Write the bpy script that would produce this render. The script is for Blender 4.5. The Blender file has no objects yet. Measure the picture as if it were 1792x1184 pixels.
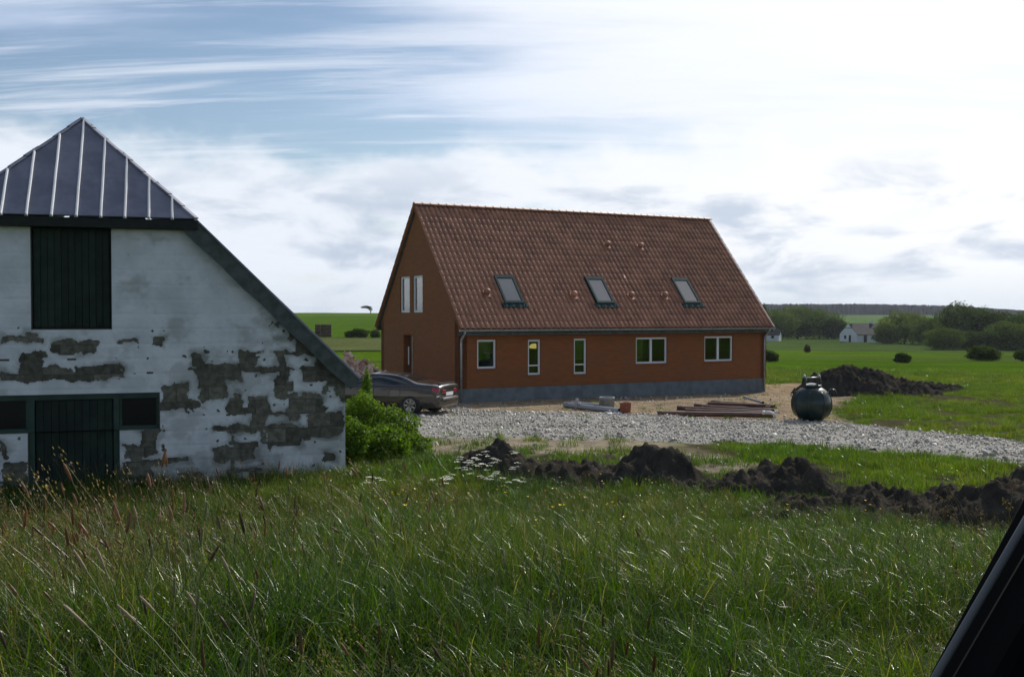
import bpy, bmesh, math, random
import numpy as np
from mathutils import Vector, Matrix
R = math.radians
random.seed(7)
rng = np.random.default_rng(7)
scn = bpy.context.scene
COL = scn.collection

# ------------------------------------------------------------------ camera
F, CX, HY, CAMZ = 1837.0, 896.0, 550.0, 3.3
cam_d = bpy.data.cameras.new('camera')
cam = bpy.data.objects.new('camera', cam_d)
COL.objects.link(cam)
cam.location = (0, 0, CAMZ)
cam.rotation_euler = (R(90) - math.atan(42.0 / F), 0, 0)
cam_d.sensor_width = 36
cam_d.lens = 36 * F / 1792
cam_d.clip_start = 0.05
cam_d.clip_end = 20000
scn.camera = cam

# ------------------------------------------------------------------ sky + sun
SUN_AZ, SUN_EL = R(34), R(37)          # azimuth to the right of +Y
SUN = Vector((math.sin(SUN_AZ) * math.cos(SUN_EL), math.cos(SUN_AZ) * math.cos(SUN_EL), math.sin(SUN_EL)))
scn.view_settings.view_transform = 'Standard'
scn.view_settings.look = 'None'
scn.view_settings.exposure = 0.25
scn.view_settings.gamma = 1.0
scn.view_settings.use_curve_mapping = False
world = bpy.data.worlds.new('World')
scn.world = world
world.use_nodes = True
NT = world.node_tree
for n in list(NT.nodes):
    NT.nodes.remove(n)


class NB:
    """tiny node builder"""
    def __init__(s, tree):
        s.t = tree

    def n(s, typ, **kw):
        nd = s.t.nodes.new(typ)
        for k, v in kw.items():
            setattr(nd, k, v)
        return nd

    def l(s, a, b):
        s.t.links.new(a, b)

    def val(s, sock, v):
        if hasattr(v, 'is_output') or isinstance(v, bpy.types.NodeSocket):
            s.l(v, sock)
        else:
            sock.default_value = v

    def math(s, op, a, b=0.0, c=None, clamp=False):
        nd = s.n('ShaderNodeMath', operation=op, use_clamp=clamp)
        s.val(nd.inputs[0], a)
        s.val(nd.inputs[1], b)
        if c is not None:
            s.val(nd.inputs[2], c)
        return nd.outputs[0]

    def vmath(s, op, a, b=(0, 0, 0)):
        nd = s.n('ShaderNodeVectorMath', operation=op)
        s.val(nd.inputs[0], a)
        s.val(nd.inputs[1], b)
        return nd.outputs['Value'] if op in ('DOT_PRODUCT', 'LENGTH') else nd.outputs[0]

    def noise(s, vec, scale=5, detail=4, rough=.55, dist=0.0):
        nd = s.n('ShaderNodeTexNoise')
        if vec is not None:
            s.l(vec, nd.inputs['Vector'])
        nd.inputs['Scale'].default_value = scale
        nd.inputs['Detail'].default_value = detail
        nd.inputs['Roughness'].default_value = rough
        nd.inputs['Distortion'].default_value = dist
        return nd.outputs[0]

    def ramp(s, fac, a, b, lo=0.0, hi=1.0, smooth=True):
        nd = s.n('ShaderNodeMapRange', interpolation_type='SMOOTHSTEP' if smooth else 'LINEAR')
        s.val(nd.inputs[0], fac)
        for i, v in enumerate((a, b, lo, hi)):
            s.val(nd.inputs[i + 1], v)
        return nd.outputs[0]

    def mix(s, fac, a, b, blend='MIX'):
        nd = s.n('ShaderNodeMix', data_type='RGBA', blend_type=blend)
        s.val(nd.inputs[0], fac)
        for sock, v in ((nd.inputs[6], a), (nd.inputs[7], b)):
            if isinstance(v, (tuple, list)):
                sock.default_value = (v[0], v[1], v[2], 1)
            else:
                s.l(v, sock)
        return nd.outputs[2]

    def mapping(s, vec, scale=(1, 1, 1), rot=(0, 0, 0), loc=(0, 0, 0)):
        nd = s.n('ShaderNodeMapping')
        s.l(vec, nd.inputs[0])
        nd.inputs['Scale'].default_value = scale
        nd.inputs['Rotation'].default_value = rot
        nd.inputs['Location'].default_value = loc
        return nd.outputs[0]


w = NB(NT)
sky = w.n('ShaderNodeTexSky', sky_type='NISHITA', sun_disc=False, sun_elevation=SUN_EL, sun_rotation=SUN_AZ,
          air_density=1.0, dust_density=.5, ozone_density=1.6)
tc = w.n('ShaderNodeTexCoord')
D = w.vmath('NORMALIZE', tc.outputs['Generated'])
sep = w.n('ShaderNodeSeparateXYZ')
w.l(D, sep.inputs[0])
dz = w.math('MAXIMUM', sep.outputs[2], 0.0)
den = w.math('ADD', dz, 0.16)
comb = w.n('ShaderNodeCombineXYZ')
w.l(w.math('DIVIDE', sep.outputs[0], den), comb.inputs[0])
w.l(w.math('DIVIDE', sep.outputs[1], den), comb.inputs[1])
P2 = comb.outputs[0]
sun_dot = w.vmath('DOT_PRODUCT', D, tuple(SUN))
glow = w.ramp(sun_dot, 0.64, 0.93)
# thin streaky high cloud
cir = w.noise(w.mapping(P2, (0.42, 1.5, 1), (0, 0, R(-9)), (3.1, 0.7, 0)), 1.5, 7, .58, .35)
cir2 = w.noise(w.mapping(P2, (0.16, .6, 1), (0, 0, R(-5)), (1.3, 5.7, 0)), 1.3, 4, .5)
cirf = w.math('ADD', w.math('MULTIPLY', cir, .6), w.math('MULTIPLY', cir2, .45))
cir_f = w.ramp(w.math('ADD', cirf, w.math('MULTIPLY', glow, .30)), .50, .76)
# low cumulus layer towards the horizon
low = w.ramp(w.math('ADD', dz, w.math('MULTIPLY', w.math('SUBTRACT', w.noise(w.mapping(D, (5, 5, 9)), 1.0, 5, .6), .5), .16)), .165, .125)
cum = w.noise(w.mapping(D, (4.2, 4.2, 13), (0, 0, 0), (2.4, 0.3, 1.15)), 1.0, 7, .56, .2)
cum_f = w.math('MULTIPLY', w.ramp(cum, .32, .46), low)
shade = w.noise(w.mapping(D, (8.5, 8.5, 26), (0, 0, 0), (0.37, 4.3, 2.2)), 1.0, 6, .58, .3)
shade_f = w.ramp(shade, .47, .68)
shade_f = w.math('MULTIPLY', shade_f, w.ramp(dz, .17, .09))
CL = 1.0
white = w.mix(glow, (.80 * 11.4, .85 * 11.4, .93 * 11.4), (1.02 * 11.4, 1.02 * 11.4, 1.03 * 11.4))
thin = w.mix(glow, (.68 * 11.4, .77 * 11.4, .96 * 11.4), (.99 * 11.4, 1.0 * 11.4, 1.02 * 11.4))
grey = w.mix(glow, (.50 * 11.4, .58 * 11.4, .70 * 11.4), (.56 * 11.4, .64 * 11.4, .76 * 11.4))
wisp = w.noise(w.mapping(P2, (0.55, 4.6, 1), (0, 0, R(-7)), (7.3, 2.2, 0)), 1.5, 7, .6, .4)
wisp_f = w.math('MULTIPLY', w.ramp(wisp, .46, .68), .62)
c0_ = w.mix(wisp_f, sky.outputs[0], (.80 * 11.4, .85 * 11.4, .95 * 11.4))
c1 = w.mix(w.math('MULTIPLY', cir_f, .93), c0_, thin)
cumcol = w.mix(w.math('MULTIPLY', shade_f, .9), white, grey)
c2 = w.mix(cum_f, c1, cumcol)
# pale band right at the horizon
c3 = w.mix(w.ramp(dz, .05, .0, 0, .55), c2, (.66 * 11.4, .73 * 11.4, .80 * 11.4))
bg = w.n('ShaderNodeBackground')
w.l(c3, bg.inputs[0])
bg.inputs[1].default_value = 0.079
wo = w.n('ShaderNodeOutputWorld')
w.l(bg.outputs[0], wo.inputs[0])

sun_d = bpy.data.lights.new('sun', 'SUN')
sun_d.energy = 3.6
sun_d.angle = R(0.6)
sun_d.color = (1.0, .955, .88)
sun = bpy.data.objects.new('sun', sun_d)
COL.objects.link(sun)
sun.rotation_euler = SUN.to_track_quat('Z', 'Y').to_euler()

# ------------------------------------------------------------------ helpers
def tag(o, label=None, cat=None, group=None, kind=None):
    if label:
        o['label'] = label
    if cat:
        o['category'] = cat
    if group:
        o['group'] = group
    if kind:
        o['kind'] = kind
    return o


def empty(name, loc, rz=0, label=None, cat=None, group=None):
    o = bpy.data.objects.new(name, None)
    o.empty_display_size = .3
    COL.objects.link(o)
    o.location = loc
    o.rotation_euler = (0, 0, rz)
    return tag(o, label, cat, group)


class MB:
    """collects polygons, becomes ONE mesh object"""
    def __init__(s):
        s.v, s.f = [], []

    def add(s, vs, fs):
        k = len(s.v)
        s.v += [tuple(p) for p in vs]
        s.f += [tuple(i + k for i in f) for f in fs]
        return s

    def box(s, x0, x1, y0, y1, z0, z1):
        return s.add([(x0, y0, z0), (x1, y0, z0), (x1, y1, z0), (x0, y1, z0), (x0, y0, z1), (x1, y0, z1), (x1, y1, z1), (x0, y1, z1)],
                     [(0, 3, 2, 1), (4, 5, 6, 7), (0, 1, 5, 4), (1, 2, 6, 5), (2, 3, 7, 6), (3, 0, 4, 7)])

    def quad(s, a, b, c, d):
        return s.add([a, b, c, d], [(0, 1, 2, 3)])

    def prism(s, poly, off):
        """poly: 3D points, extruded by off"""
        n = len(poly)
        off = Vector(off)
        vs = [Vector(p) for p in poly] + [Vector(p) + off for p in poly]
        fs = [tuple(range(n))[::-1], tuple(range(n, 2 * n))]
        fs += [(i, (i + 1) % n, n + (i + 1) % n, n + i) for i in range(n)]
        return s.add(vs, fs)

    def beam(s, p, q, wd, ht, up=(0, 0, 1)):
        p, q = Vector(p), Vector(q)
        d = (q - p).normalized()
        sd = d.cross(Vector(up))
        if sd.length < 1e-4:
            sd = d.cross(Vector((0, 1, 0)))
        sd.normalize()
        u = sd.cross(d).normalized()
        a, b = sd * wd / 2, u * ht / 2
        return s.add([p - a - b, p + a - b, p + a + b, p - a + b, q - a - b, q + a - b, q + a + b, q - a + b],
                     [(0, 1, 2, 3), (7, 6, 5, 4), (0, 4, 5, 1), (1, 5, 6, 2), (2, 6, 7, 3), (3, 7, 4, 0)])

    def tube(s, pts, r, n=8, cap=True):
        pts = [Vector(p) for p in pts]
        rs = r if isinstance(r, (list, tuple)) else [r] * len(pts)
        k = len(s.v)
        pu = None
        for i, p in enumerate(pts):
            d = (pts[min(i + 1, len(pts) - 1)] - pts[max(i - 1, 0)]).normalized()
            ref = Vector((0, 0, 1)) if abs(d.z) < .9 else Vector((1, 0, 0))
            if pu is None:
                pu = d.cross(ref).normalized()
            pu = (pu - d * pu.dot(d)).normalized()
            pv = d.cross(pu)
            for j in range(n):
                a = 2 * math.pi * j / n
                s.v.append(tuple(p + pu * math.cos(a) * rs[i] + pv * math.sin(a) * rs[i]))
        for i in range(len(pts) - 1):
            for j in range(n):
                s.f.append((k + i * n + j, k + i * n + (j + 1) % n, k + (i + 1) * n + (j + 1) % n, k + (i + 1) * n + j))
        if cap:
            s.f.append(tuple(k + j for j in range(n))[::-1])
            s.f.append(tuple(k + (len(pts) - 1) * n + j for j in range(n)))
        return s

    def lathe(s, prof, n=24, c=(0, 0, 0), axis='z'):
        k = len(s.v)
        for r, h in prof:
            for j in range(n):
                a = 2 * math.pi * j / n
                x, y = r * math.cos(a), r * math.sin(a)
                if axis == 'z':
                    p = (x, y, h)
                elif axis == 'y':
                    p = (x, h, y)
                else:
                    p = (h, x, y)
                s.v.append((p[0] + c[0], p[1] + c[1], p[2] + c[2]))
        for i in range(len(prof) - 1):
            for j in range(n):
                s.f.append((k + i * n + j, k + i * n + (j + 1) % n, k + (i + 1) * n + (j + 1) % n, k + (i + 1) * n + j))
        if prof[0][0] > 1e-4:
            s.f.append(tuple(k + j for j in range(n))[::-1])
        if prof[-1][0] > 1e-4:
            s.f.append(tuple(k + (len(prof) - 1) * n + j for j in range(n)))
        return s

    def mesh(s, name, smooth=False):
        m = bpy.data.meshes.new(name)
        m.from_pydata(s.v, [], s.f)
        if smooth:
            m.polygons.foreach_set('use_smooth', [True] * len(m.polygons))
        m.update()
        return m

    def build(s, name, mat, parent=None, smooth=False, bevel=0, fixn=False):
        m = s.mesh(name, smooth)
        if fixn:
            b = bmesh.new()
            b.from_mesh(m)
            bmesh.ops.recalc_face_normals(b, faces=b.faces)
            b.to_mesh(m)
            b.free()
        o = bpy.data.objects.new(name, m)
        COL.objects.link(o)
        if mat:
            m.materials.append(mat)
        if parent:
            o.parent = parent
        if bevel:
            md = o.modifiers.new('bevel', 'BEVEL')
            md.width = bevel
            md.segments = 2
            md.limit_method = 'ANGLE'
        return o


def npmesh(name, verts, faces, mat=None, parent=None, smooth=False, col=None, cname='Col'):
    """fast mesh from numpy: verts (N,3), faces (M,k)"""
    m = bpy.data.meshes.new(name)
    verts = np.asarray(verts, dtype=np.float32)
    faces = np.asarray(faces, dtype=np.int32)
    M, k = faces.shape
    m.vertices.add(len(verts))
    m.vertices.foreach_set('co', verts.ravel())
    m.loops.add(M * k)
    m.loops.foreach_set('vertex_index', faces.ravel())
    m.polygons.add(M)
    m.polygons.foreach_set('loop_start', np.arange(0, M * k, k, dtype=np.int32))
    if smooth:
        m.polygons.foreach_set('use_smooth', np.ones(M, dtype=bool))
    m.update(calc_edges=True)
    m.validate()
    if col is not None:
        a = m.color_attributes.new(cname, 'FLOAT_COLOR', 'POINT')
        c4 = np.ones((len(verts), 4), dtype=np.float32)
        c4[:, :3] = col
        a.data.foreach_set('color', c4.ravel())
    if mat:
        m.materials.append(mat)
    if name is None:
        return m
    o = bpy.data.objects.new(name, m)
    if parent is not False:
        COL.objects.link(o)
        if parent:
            o.parent = parent
    return o


def copy_obj(o, parent=None):
    c = o.copy()
    COL.objects.link(c)
    c.parent = parent
    return c


def copy_tree(o, parent=None):
    kids = list(o.children)
    c = copy_obj(o, parent)
    for k in kids:
        copy_tree(k, c)
    return c


# numpy value noise
_tab = np.random.default_rng(3).random((256, 256))


def vn(x, y, seed=0):
    x = np.asarray(x, float) + seed * 17.31
    y = np.asarray(y, float) + seed * 7.77
    xi, yi = np.floor(x).astype(int), np.floor(y).astype(int)
    fx, fy = x - xi, y - yi
    fx, fy = fx * fx * (3 - 2 * fx), fy * fy * (3 - 2 * fy)
    a, b = _tab[xi & 255, yi & 255], _tab[(xi + 1) & 255, yi & 255]
    c, d = _tab[xi & 255, (yi + 1) & 255], _tab[(xi + 1) & 255, (yi + 1) & 255]
    return (a * (1 - fx) + b * fx) * (1 - fy) + (c * (1 - fx) + d * fx) * fy - .5


def fbm(x, y, oct=4, seed=0, gain=.5):
    s, a, t = 0, 1.0, 0
    for i in range(oct):
        s = s + a * vn(np.asarray(x) * 2 ** i, np.asarray(y) * 2 ** i, seed + i)
        a *= gain
    return s


def sst(x, a, b):
    t = np.clip((np.asarray(x, float) - a) / (b - a), 0, 1)
    return t * t * (3 - 2 * t)


# ------------------------------------------------------------------ materials
def principled(name, col, rough=.7, metal=0.0, spec=.5, var=.0, vscale=4.0, bump=0.0, bscale=20.0, col2=None, rand=0.0,
               coat=0.0, coords='Object', detail=5):
    m = bpy.data.materials.new(name)
    m.use_nodes = True
    b = NB(m.node_tree)
    p = m.node_tree.nodes['Principled BSDF']
    p.inputs['Roughness'].default_value = rough
    p.inputs['Metallic'].default_value = metal
    p.inputs['Specular IOR Level'].default_value = spec
    p.inputs['Coat Weight'].default_value = coat
    c4 = (col[0], col[1], col[2], 1)
    p.inputs['Base Color'].default_value = c4
    t = b.n('ShaderNodeTexCoord').outputs[coords]
    c = None
    if var or col2:
        c2 = col2 or tuple(max(0, x * (1 - var)) for x in col)
        nz = b.ramp(b.noise(t, vscale, detail, .6), .35, .65)
        c = b.mix(nz, col, c2)
    if rand:
        oi = b.n('ShaderNodeObjectInfo').outputs['Random']
        f = b.ramp(oi, 0, 1, 1 - rand, 1 + rand, smooth=False)
        hs = b.n('ShaderNodeHueSaturation')
        b.l(f, hs.inputs['Value'])
        if c:
            b.l(c, hs.inputs['Color'])
        else:
            hs.inputs['Color'].default_value = c4
        c = hs.outputs[0]
    if c:
        b.l(c, p.inputs['Base Color'])
    if bump:
        bn = b.n('ShaderNodeBump')
        bn.inputs['Strength'].default_value = 1.0
        bn.inputs['Distance'].default_value = bump
        b.l(b.noise(t, bscale, 5, .6), bn.inputs['Height'])
        b.l(bn.outputs[0], p.inputs['Normal'])
    return m


def leaf_mat(name, rough=.45, trans=.35, tint=(1, 1, 1), rand=.25, spec=.4, tcol=(1.0, 1.25, .45), patch=None):
    """foliage: vertex colour 'Col', varied per instance/object, light passing through"""
    m = bpy.data.materials.new(name)
    m.use_nodes = True
    b = NB(m.node_tree)
    p = m.node_tree.nodes['Principled BSDF']
    out = m.node_tree.nodes['Material Output']
    at = b.n('ShaderNodeAttribute', attribute_name='Col')
    oi = b.n('ShaderNodeObjectInfo')
    hs = b.n('ShaderNodeHueSaturation')
    b.l(b.ramp(oi.outputs['Random'], 0, 1, 1 - rand, 1 + rand, False), hs.inputs['Value'])
    c = b.mix(1.0, at.outputs['Color'], tint, 'MULTIPLY')
    if patch:
        ti = b.n('ShaderNodeAttribute', attribute_name='tint', attribute_type='INSTANCER').outputs['Fac']
        c = b.mix(1.0, c, b.mix(ti, patch[0], patch[1]), 'MULTIPLY')
    b.l(c, hs.inputs['Color'])
    b.l(hs.outputs[0], p.inputs['Base Color'])
    p.inputs['Roughness'].default_value = rough
    p.inputs['Specular IOR Level'].default_value = spec
    tr = b.n('ShaderNodeBsdfTranslucent')
    b.l(b.mix(1.0, hs.outputs[0], tcol, 'MULTIPLY'), tr.inputs[0])
    mx = b.n('ShaderNodeMixShader')
    mx.inputs[0].default_value = trans
    b.l(p.outputs[0], mx.inputs[1])
    b.l(tr.outputs[0], mx.inputs[2])
    b.l(mx.outputs[0], out.inputs[0])
    return m


def glass_mat(name, tint=(.8, .9, .85), rough=.02, refl=1.0):
    m = bpy.data.materials.new(name)
    m.use_nodes = True
    b = NB(m.node_tree)
    m.node_tree.nodes.remove(m.node_tree.nodes['Principled BSDF'])
    out = m.node_tree.nodes['Material Output']
    tr = b.n('ShaderNodeBsdfTransparent')
    tr.inputs[0].default_value = (*tint, 1)
    gl = b.n('ShaderNodeBsdfGlossy')
    gl.inputs['Roughness'].default_value = rough
    fr = b.n('ShaderNodeFresnel')
    fr.inputs[0].default_value = 1.75
    mx = b.n('ShaderNodeMixShader')
    b.l(b.math('MULTIPLY', fr.outputs[0], refl, clamp=True), mx.inputs[0])
    b.l(tr.outputs[0], mx.inputs[1])
    b.l(gl.outputs[0], mx.inputs[2])
    b.l(mx.outputs[0], out.inputs[0])
    return m


def brick_mat(name):
    m = bpy.data.materials.new(name)
    m.use_nodes = True
    b = NB(m.node_tree)
    p = m.node_tree.nodes['Principled BSDF']
    t = b.n('ShaderNodeTexCoord').outputs['Object']
    s = b.n('ShaderNodeSeparateXYZ')
    b.l(t, s.inputs[0])
    c = b.n('ShaderNodeCombineXYZ')
    b.l(b.math('ADD', s.outputs[0], s.outputs[1]), c.inputs[0])
    b.l(s.outputs[2], c.inputs[1])
    bk = b.n('ShaderNodeTexBrick')
    b.l(c.outputs[0], bk.inputs[0])
    bk.inputs['Scale'].default_value = 1.0
    bk.inputs['Brick Width'].default_value = .24
    bk.inputs['Row Height'].default_value = .067
    bk.inputs['Mortar Size'].default_value = .006
    bk.inputs['Color1'].default_value = (.27, .082, .016, 1)
    bk.inputs['Color2'].default_value = (.205, .062, .014, 1)
    bk.inputs['Mortar'].default_value = (.18, .080, .030, 1)
    nz = b.noise(t, 1.1, 4, .6)
    col = b.mix(b.ramp(nz, .35, .7, 0, .45), bk.outputs[0], (.18, .075, .03))
    b.l(col, p.inputs['Base Color'])
    p.inputs['Roughness'].default_value = .85
    bn = b.n('ShaderNodeBump')
    bn.inputs['Distance'].default_value = .004
    b.l(b.math('SUBTRACT', 1.0, bk.outputs[1]), bn.inputs['Height'])
    b.l(bn.outputs[0], p.inputs['Normal'])
    return m


MAT = {}
MAT['brick'] = brick_mat('red_brick')
MAT['tile'] = principled('clay_tile', (.40, .185, .112), .6, var=.35, vscale=1.6, rand=.16, bump=.003, bscale=60)
MAT['plinth'] = principled('grey_render', (.16, .185, .20), .9, var=.3, vscale=2.5, bump=.004, bscale=50)
MAT['winframe'] = principled('white_frame', (.66, .69, .70), .45)
MAT['zinc'] = principled('zinc', (.42, .44, .46), .42, metal=.6, var=.25, vscale=6)
MAT['glass'] = glass_mat('window_glass', tint=(.52, .60, .54), refl=1.15)
MAT['coated'] = glass_mat('coated_glass', refl=2.2, rough=.10)
MAT['skyframe'] = principled('skylight_cladding', (.016, .042, .044), .75, spec=.15)
MAT['skyglass'] = principled('skylight_glass', (.05, .055, .065), .07, spec=1.0, coat=.6)
MAT['sky_gleam_slats'] = principled('pale_sky_gleam', (.80, .86, .74), .8, var=.35, vscale=9, bump=.01, bscale=30)  # pale green colour imitates sky brightness in the gable panes
MAT['room'] = principled('plaster_room', (.20, .22, .17), .9)
MAT['wood'] = principled('pale_wood', (.26, .18, .11), .7, var=.3, vscale=6)
MAT['white'] = principled('white_paint', (.78, .78, .78), .5, var=.1)
MAT['soil'] = principled('dark_soil', (.036, .032, .026), 1.0, spec=.0, col2=(.060, .053, .043), vscale=3.5, bump=.05, bscale=9)
MAT['limewash'] = principled('limewash', (.66, .68, .69), .9, spec=.2, bump=.006, bscale=14)
_b = NB(MAT['limewash'].node_tree)
_a = _b.n('ShaderNodeAttribute', attribute_name='Col').outputs['Color']
_c = _b.mix(_b.ramp(_b.noise(_b.n('ShaderNodeTexCoord').outputs['Object'], 1.3, 9, .65), .35, .65), (1, 1, 1), (.78, .80, .79))
_b.l(_b.mix(1.0, _a, _c, 'MULTIPLY'), MAT['limewash'].node_tree.nodes['Principled BSDF'].inputs['Base Color'])
MAT['sidewash'] = principled('side_whitewash', (.60, .62, .62), .9, spec=.2, var=.2, vscale=1.5)
MAT['block'] = principled('bare_block', (.155, .150, .115), .95, spec=.2, var=.45, vscale=7, rand=.3, bump=.008, bscale=30)
MAT['mortar'] = principled('mortar', (.12, .118, .10), .95, var=.3, vscale=9)
MAT['green_board'] = principled('dark_green_board', (.010, .026, .017), .7, spec=.3, var=.5, vscale=5, rand=.35)
MAT['green_post'] = principled('green_post', (.014, .050, .032), .6, var=.4, vscale=4)
MAT['dark_pane'] = principled('dark_pane', (.006, .007, .008), .25, spec=.25)
MAT['fascia'] = principled('weathered_board', (.085, .10, .095), .9, col2=(.045, .060, .048), vscale=5, bump=.006, bscale=25)
MAT['tarboard'] = principled('tarred_board', (.012, .016, .014), .9, var=.4)
MAT['sheet'] = principled('roof_sheet', (.21, .215, .26), .42, metal=.5, col2=(.155, .16, .20), vscale=2.2, rand=.10, bump=.004, bscale=3)
MAT['rib'] = principled('roof_rib', (.82, .82, .82), .35, metal=.15, var=.1, vscale=3)


# ------------------------------------------------------------------ terrain
def ground_z(x, y):
    x, y = np.asarray(x, float), np.asarray(y, float)
    d = np.hypot(x, y)
    fwd = np.where(y > 0, y, 0)
    bank = np.interp(d, [0, 4, 5.5, 7, 9, 11, 13, 15, 17, 19], [1.72, 1.72, 1.68, 1.56, 1.26, .92, .58, .28, .08, 0]) + .16 * fbm(x * .35, y * .35, 3, 2) * (1 - sst(d, 18, 26))
    bank = bank - .17 * sst(-np.arctan2(x, np.maximum(y, 1e-3)), .08, .25) * sst(d, 4, 7) * (1 - sst(d, 13, 17))
    bank = np.where(y < 0, np.maximum(bank, 1.72 * sst(-y, -3, 1)), bank)
    az = np.arctan2(x, np.maximum(y, 1e-3))
    a = sst(az, -.06, .12)
    zr = np.interp(d, [0, 40, 70, 120, 230, 400, 520, 650, 1000, 1400, 1700, 2600],
                   [0, 0, -.35, -1.6, -4.5, -4.6, -3.6, -1.4, 0.6, 3.2, 5, -5])
    zl = np.interp(d, [0, 80, 150, 220, 300, 400, 500, 600, 800, 2600],
                   [0, 0, .15, .55, 1.2, 2.55, 3.75, 4.2, 2.0, -5])
    und = fbm(x * .02, y * .02, 3, 5) * sst(d, 60, 200) * .7
    near = .05 * fbm(x * .8, y * .8, 3, 9) * (1 - sst(d, 45, 80)) * sst(d, 17, 22)
    return bank + zl * (1 - a) + zr * a + und + near


def gz(x, y):
    return float(ground_z(x, y))


def G(px, py, it=12):
    """pixel -> point on the ground"""
    d = 30.0
    k = (py - HY) / F
    z = 0.0
    for _ in range(it):
        d = (CAMZ - z) / k
        z = gz((px - CX) / F * d, d)
    return Vector(((px - CX) / F * d, d, z))


def Pd(px, py, d):
    return Vector(((px - CX) / F * d, d, CAMZ - (py - HY) / F * d))


def flat(px, py):
    d = CAMZ * F / (py - HY)
    return ((px - CX) / F * d, d)


def inpoly(x, y, poly):
    r = np.zeros(x.shape, bool)
    n = len(poly)
    for i in range(n):
        x0, y0 = poly[i]
        x1, y1 = poly[(i + 1) % n]
        c = ((y0 > y) != (y1 > y)) & (x < (x1 - x0) * (y - y0) / (y1 - y0 + 1e-12) + x0)
        r ^= c
    return r


def polydist(x, y, poly):
    """signed distance, positive inside"""
    best = np.full(x.shape, 1e9)
    n = len(poly)
    for i in range(n):
        a, b = np.array(poly[i]), np.array(poly[(i + 1) % n])
        e = b - a
        t = np.clip(((x - a[0]) * e[0] + (y - a[1]) * e[1]) / (e @ e), 0, 1)
        best = np.minimum(best, np.hypot(x - a[0] - t * e[0], y - a[1] - t * e[1]))
    return np.where(inpoly(x, y, poly), best, -best)


gravel_px = [(560, 752), (640, 735), (705, 728), (800, 716), (1000, 722), (1160, 730), (1390, 739), (1480, 741), (1600, 753), (1792, 773), (1990, 795),
             (1990, 838), (1792, 812), (1700, 803), (1500, 786), (1300, 775), (1080, 771), (900, 768), (735, 764), (640, 772), (560, 785)]
GRAVEL = [flat(*p) for p in gravel_px]
yard_px = [(560, 700), (700, 690), (1000, 660), (1345, 666), (1420, 664), (1500, 672), (1520, 690), (1470, 705), (1455, 722), (1480, 742), (1390, 740), (1000, 724), (640, 740), (560, 752)]
YARD = [flat(*p) for p in yard_px]
sand_px = [(720, 762), (900, 766), (1060, 768), (1190, 775), (1330, 812), (1250, 826), (1080, 800), (960, 795), (830, 800), (740, 800)]
SAND = [flat(*p) for p in sand_px]
soil_px = [(800, 786), (1000, 790), (1130, 780), (1240, 806), (1450, 810), (1560, 838), (1700, 826), (1830, 800), (1990, 830), (1990, 930), (1800, 905), (1560, 905), (1420, 895),
           (1300, 868), (1060, 858), (900, 845), (810, 826)]
SOIL = [flat(*p) for p in soil_px]


RUTS = [[flat(*p) for p in q] for q in ([(1450, 726), (1490, 712), (1570, 726), (1540, 744), (1480, 742)], [(1590, 746), (1700, 732), (1830, 748), (1830, 778), (1640, 758)],
                                       [(1560, 702), (1650, 690), (1700, 706), (1600, 714)], [(1690, 712), (1760, 704), (1800, 716), (1740, 724)])]


def ruts(x, y):
    r = np.full(x.shape, -9.0)
    for q in RUTS:
        r = np.maximum(r, polydist(x + 1.2 * fbm(x * .7, y * .7, 3, 25), y + 2.0 * fbm(x * .7, y * .7, 3, 26), q))
    return sst(r, -.5, .6) * (.35 + .65 * sst(fbm(x * 1.3, y * 1.3, 3, 27), -.25, .1))


def zones(x, y):
    jx = x + .5 * fbm(x * .9, y * .9, 3, 21)
    jy = y + .9 * fbm(x * .9, y * .9, 3, 22)
    g = polydist(jx, jy, GRAVEL)
    yd = polydist(jx, jy, YARD)
    sd = polydist(jx, jy, SAND)
    so = polydist(jx, jy, SOIL)
    return g, yd, sd, so


def mixc(c, c2, f):
    f = np.clip(f, 0, 1)[:, None]
    return c * (1 - f) + np.asarray(c2)[None, :] * f


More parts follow.
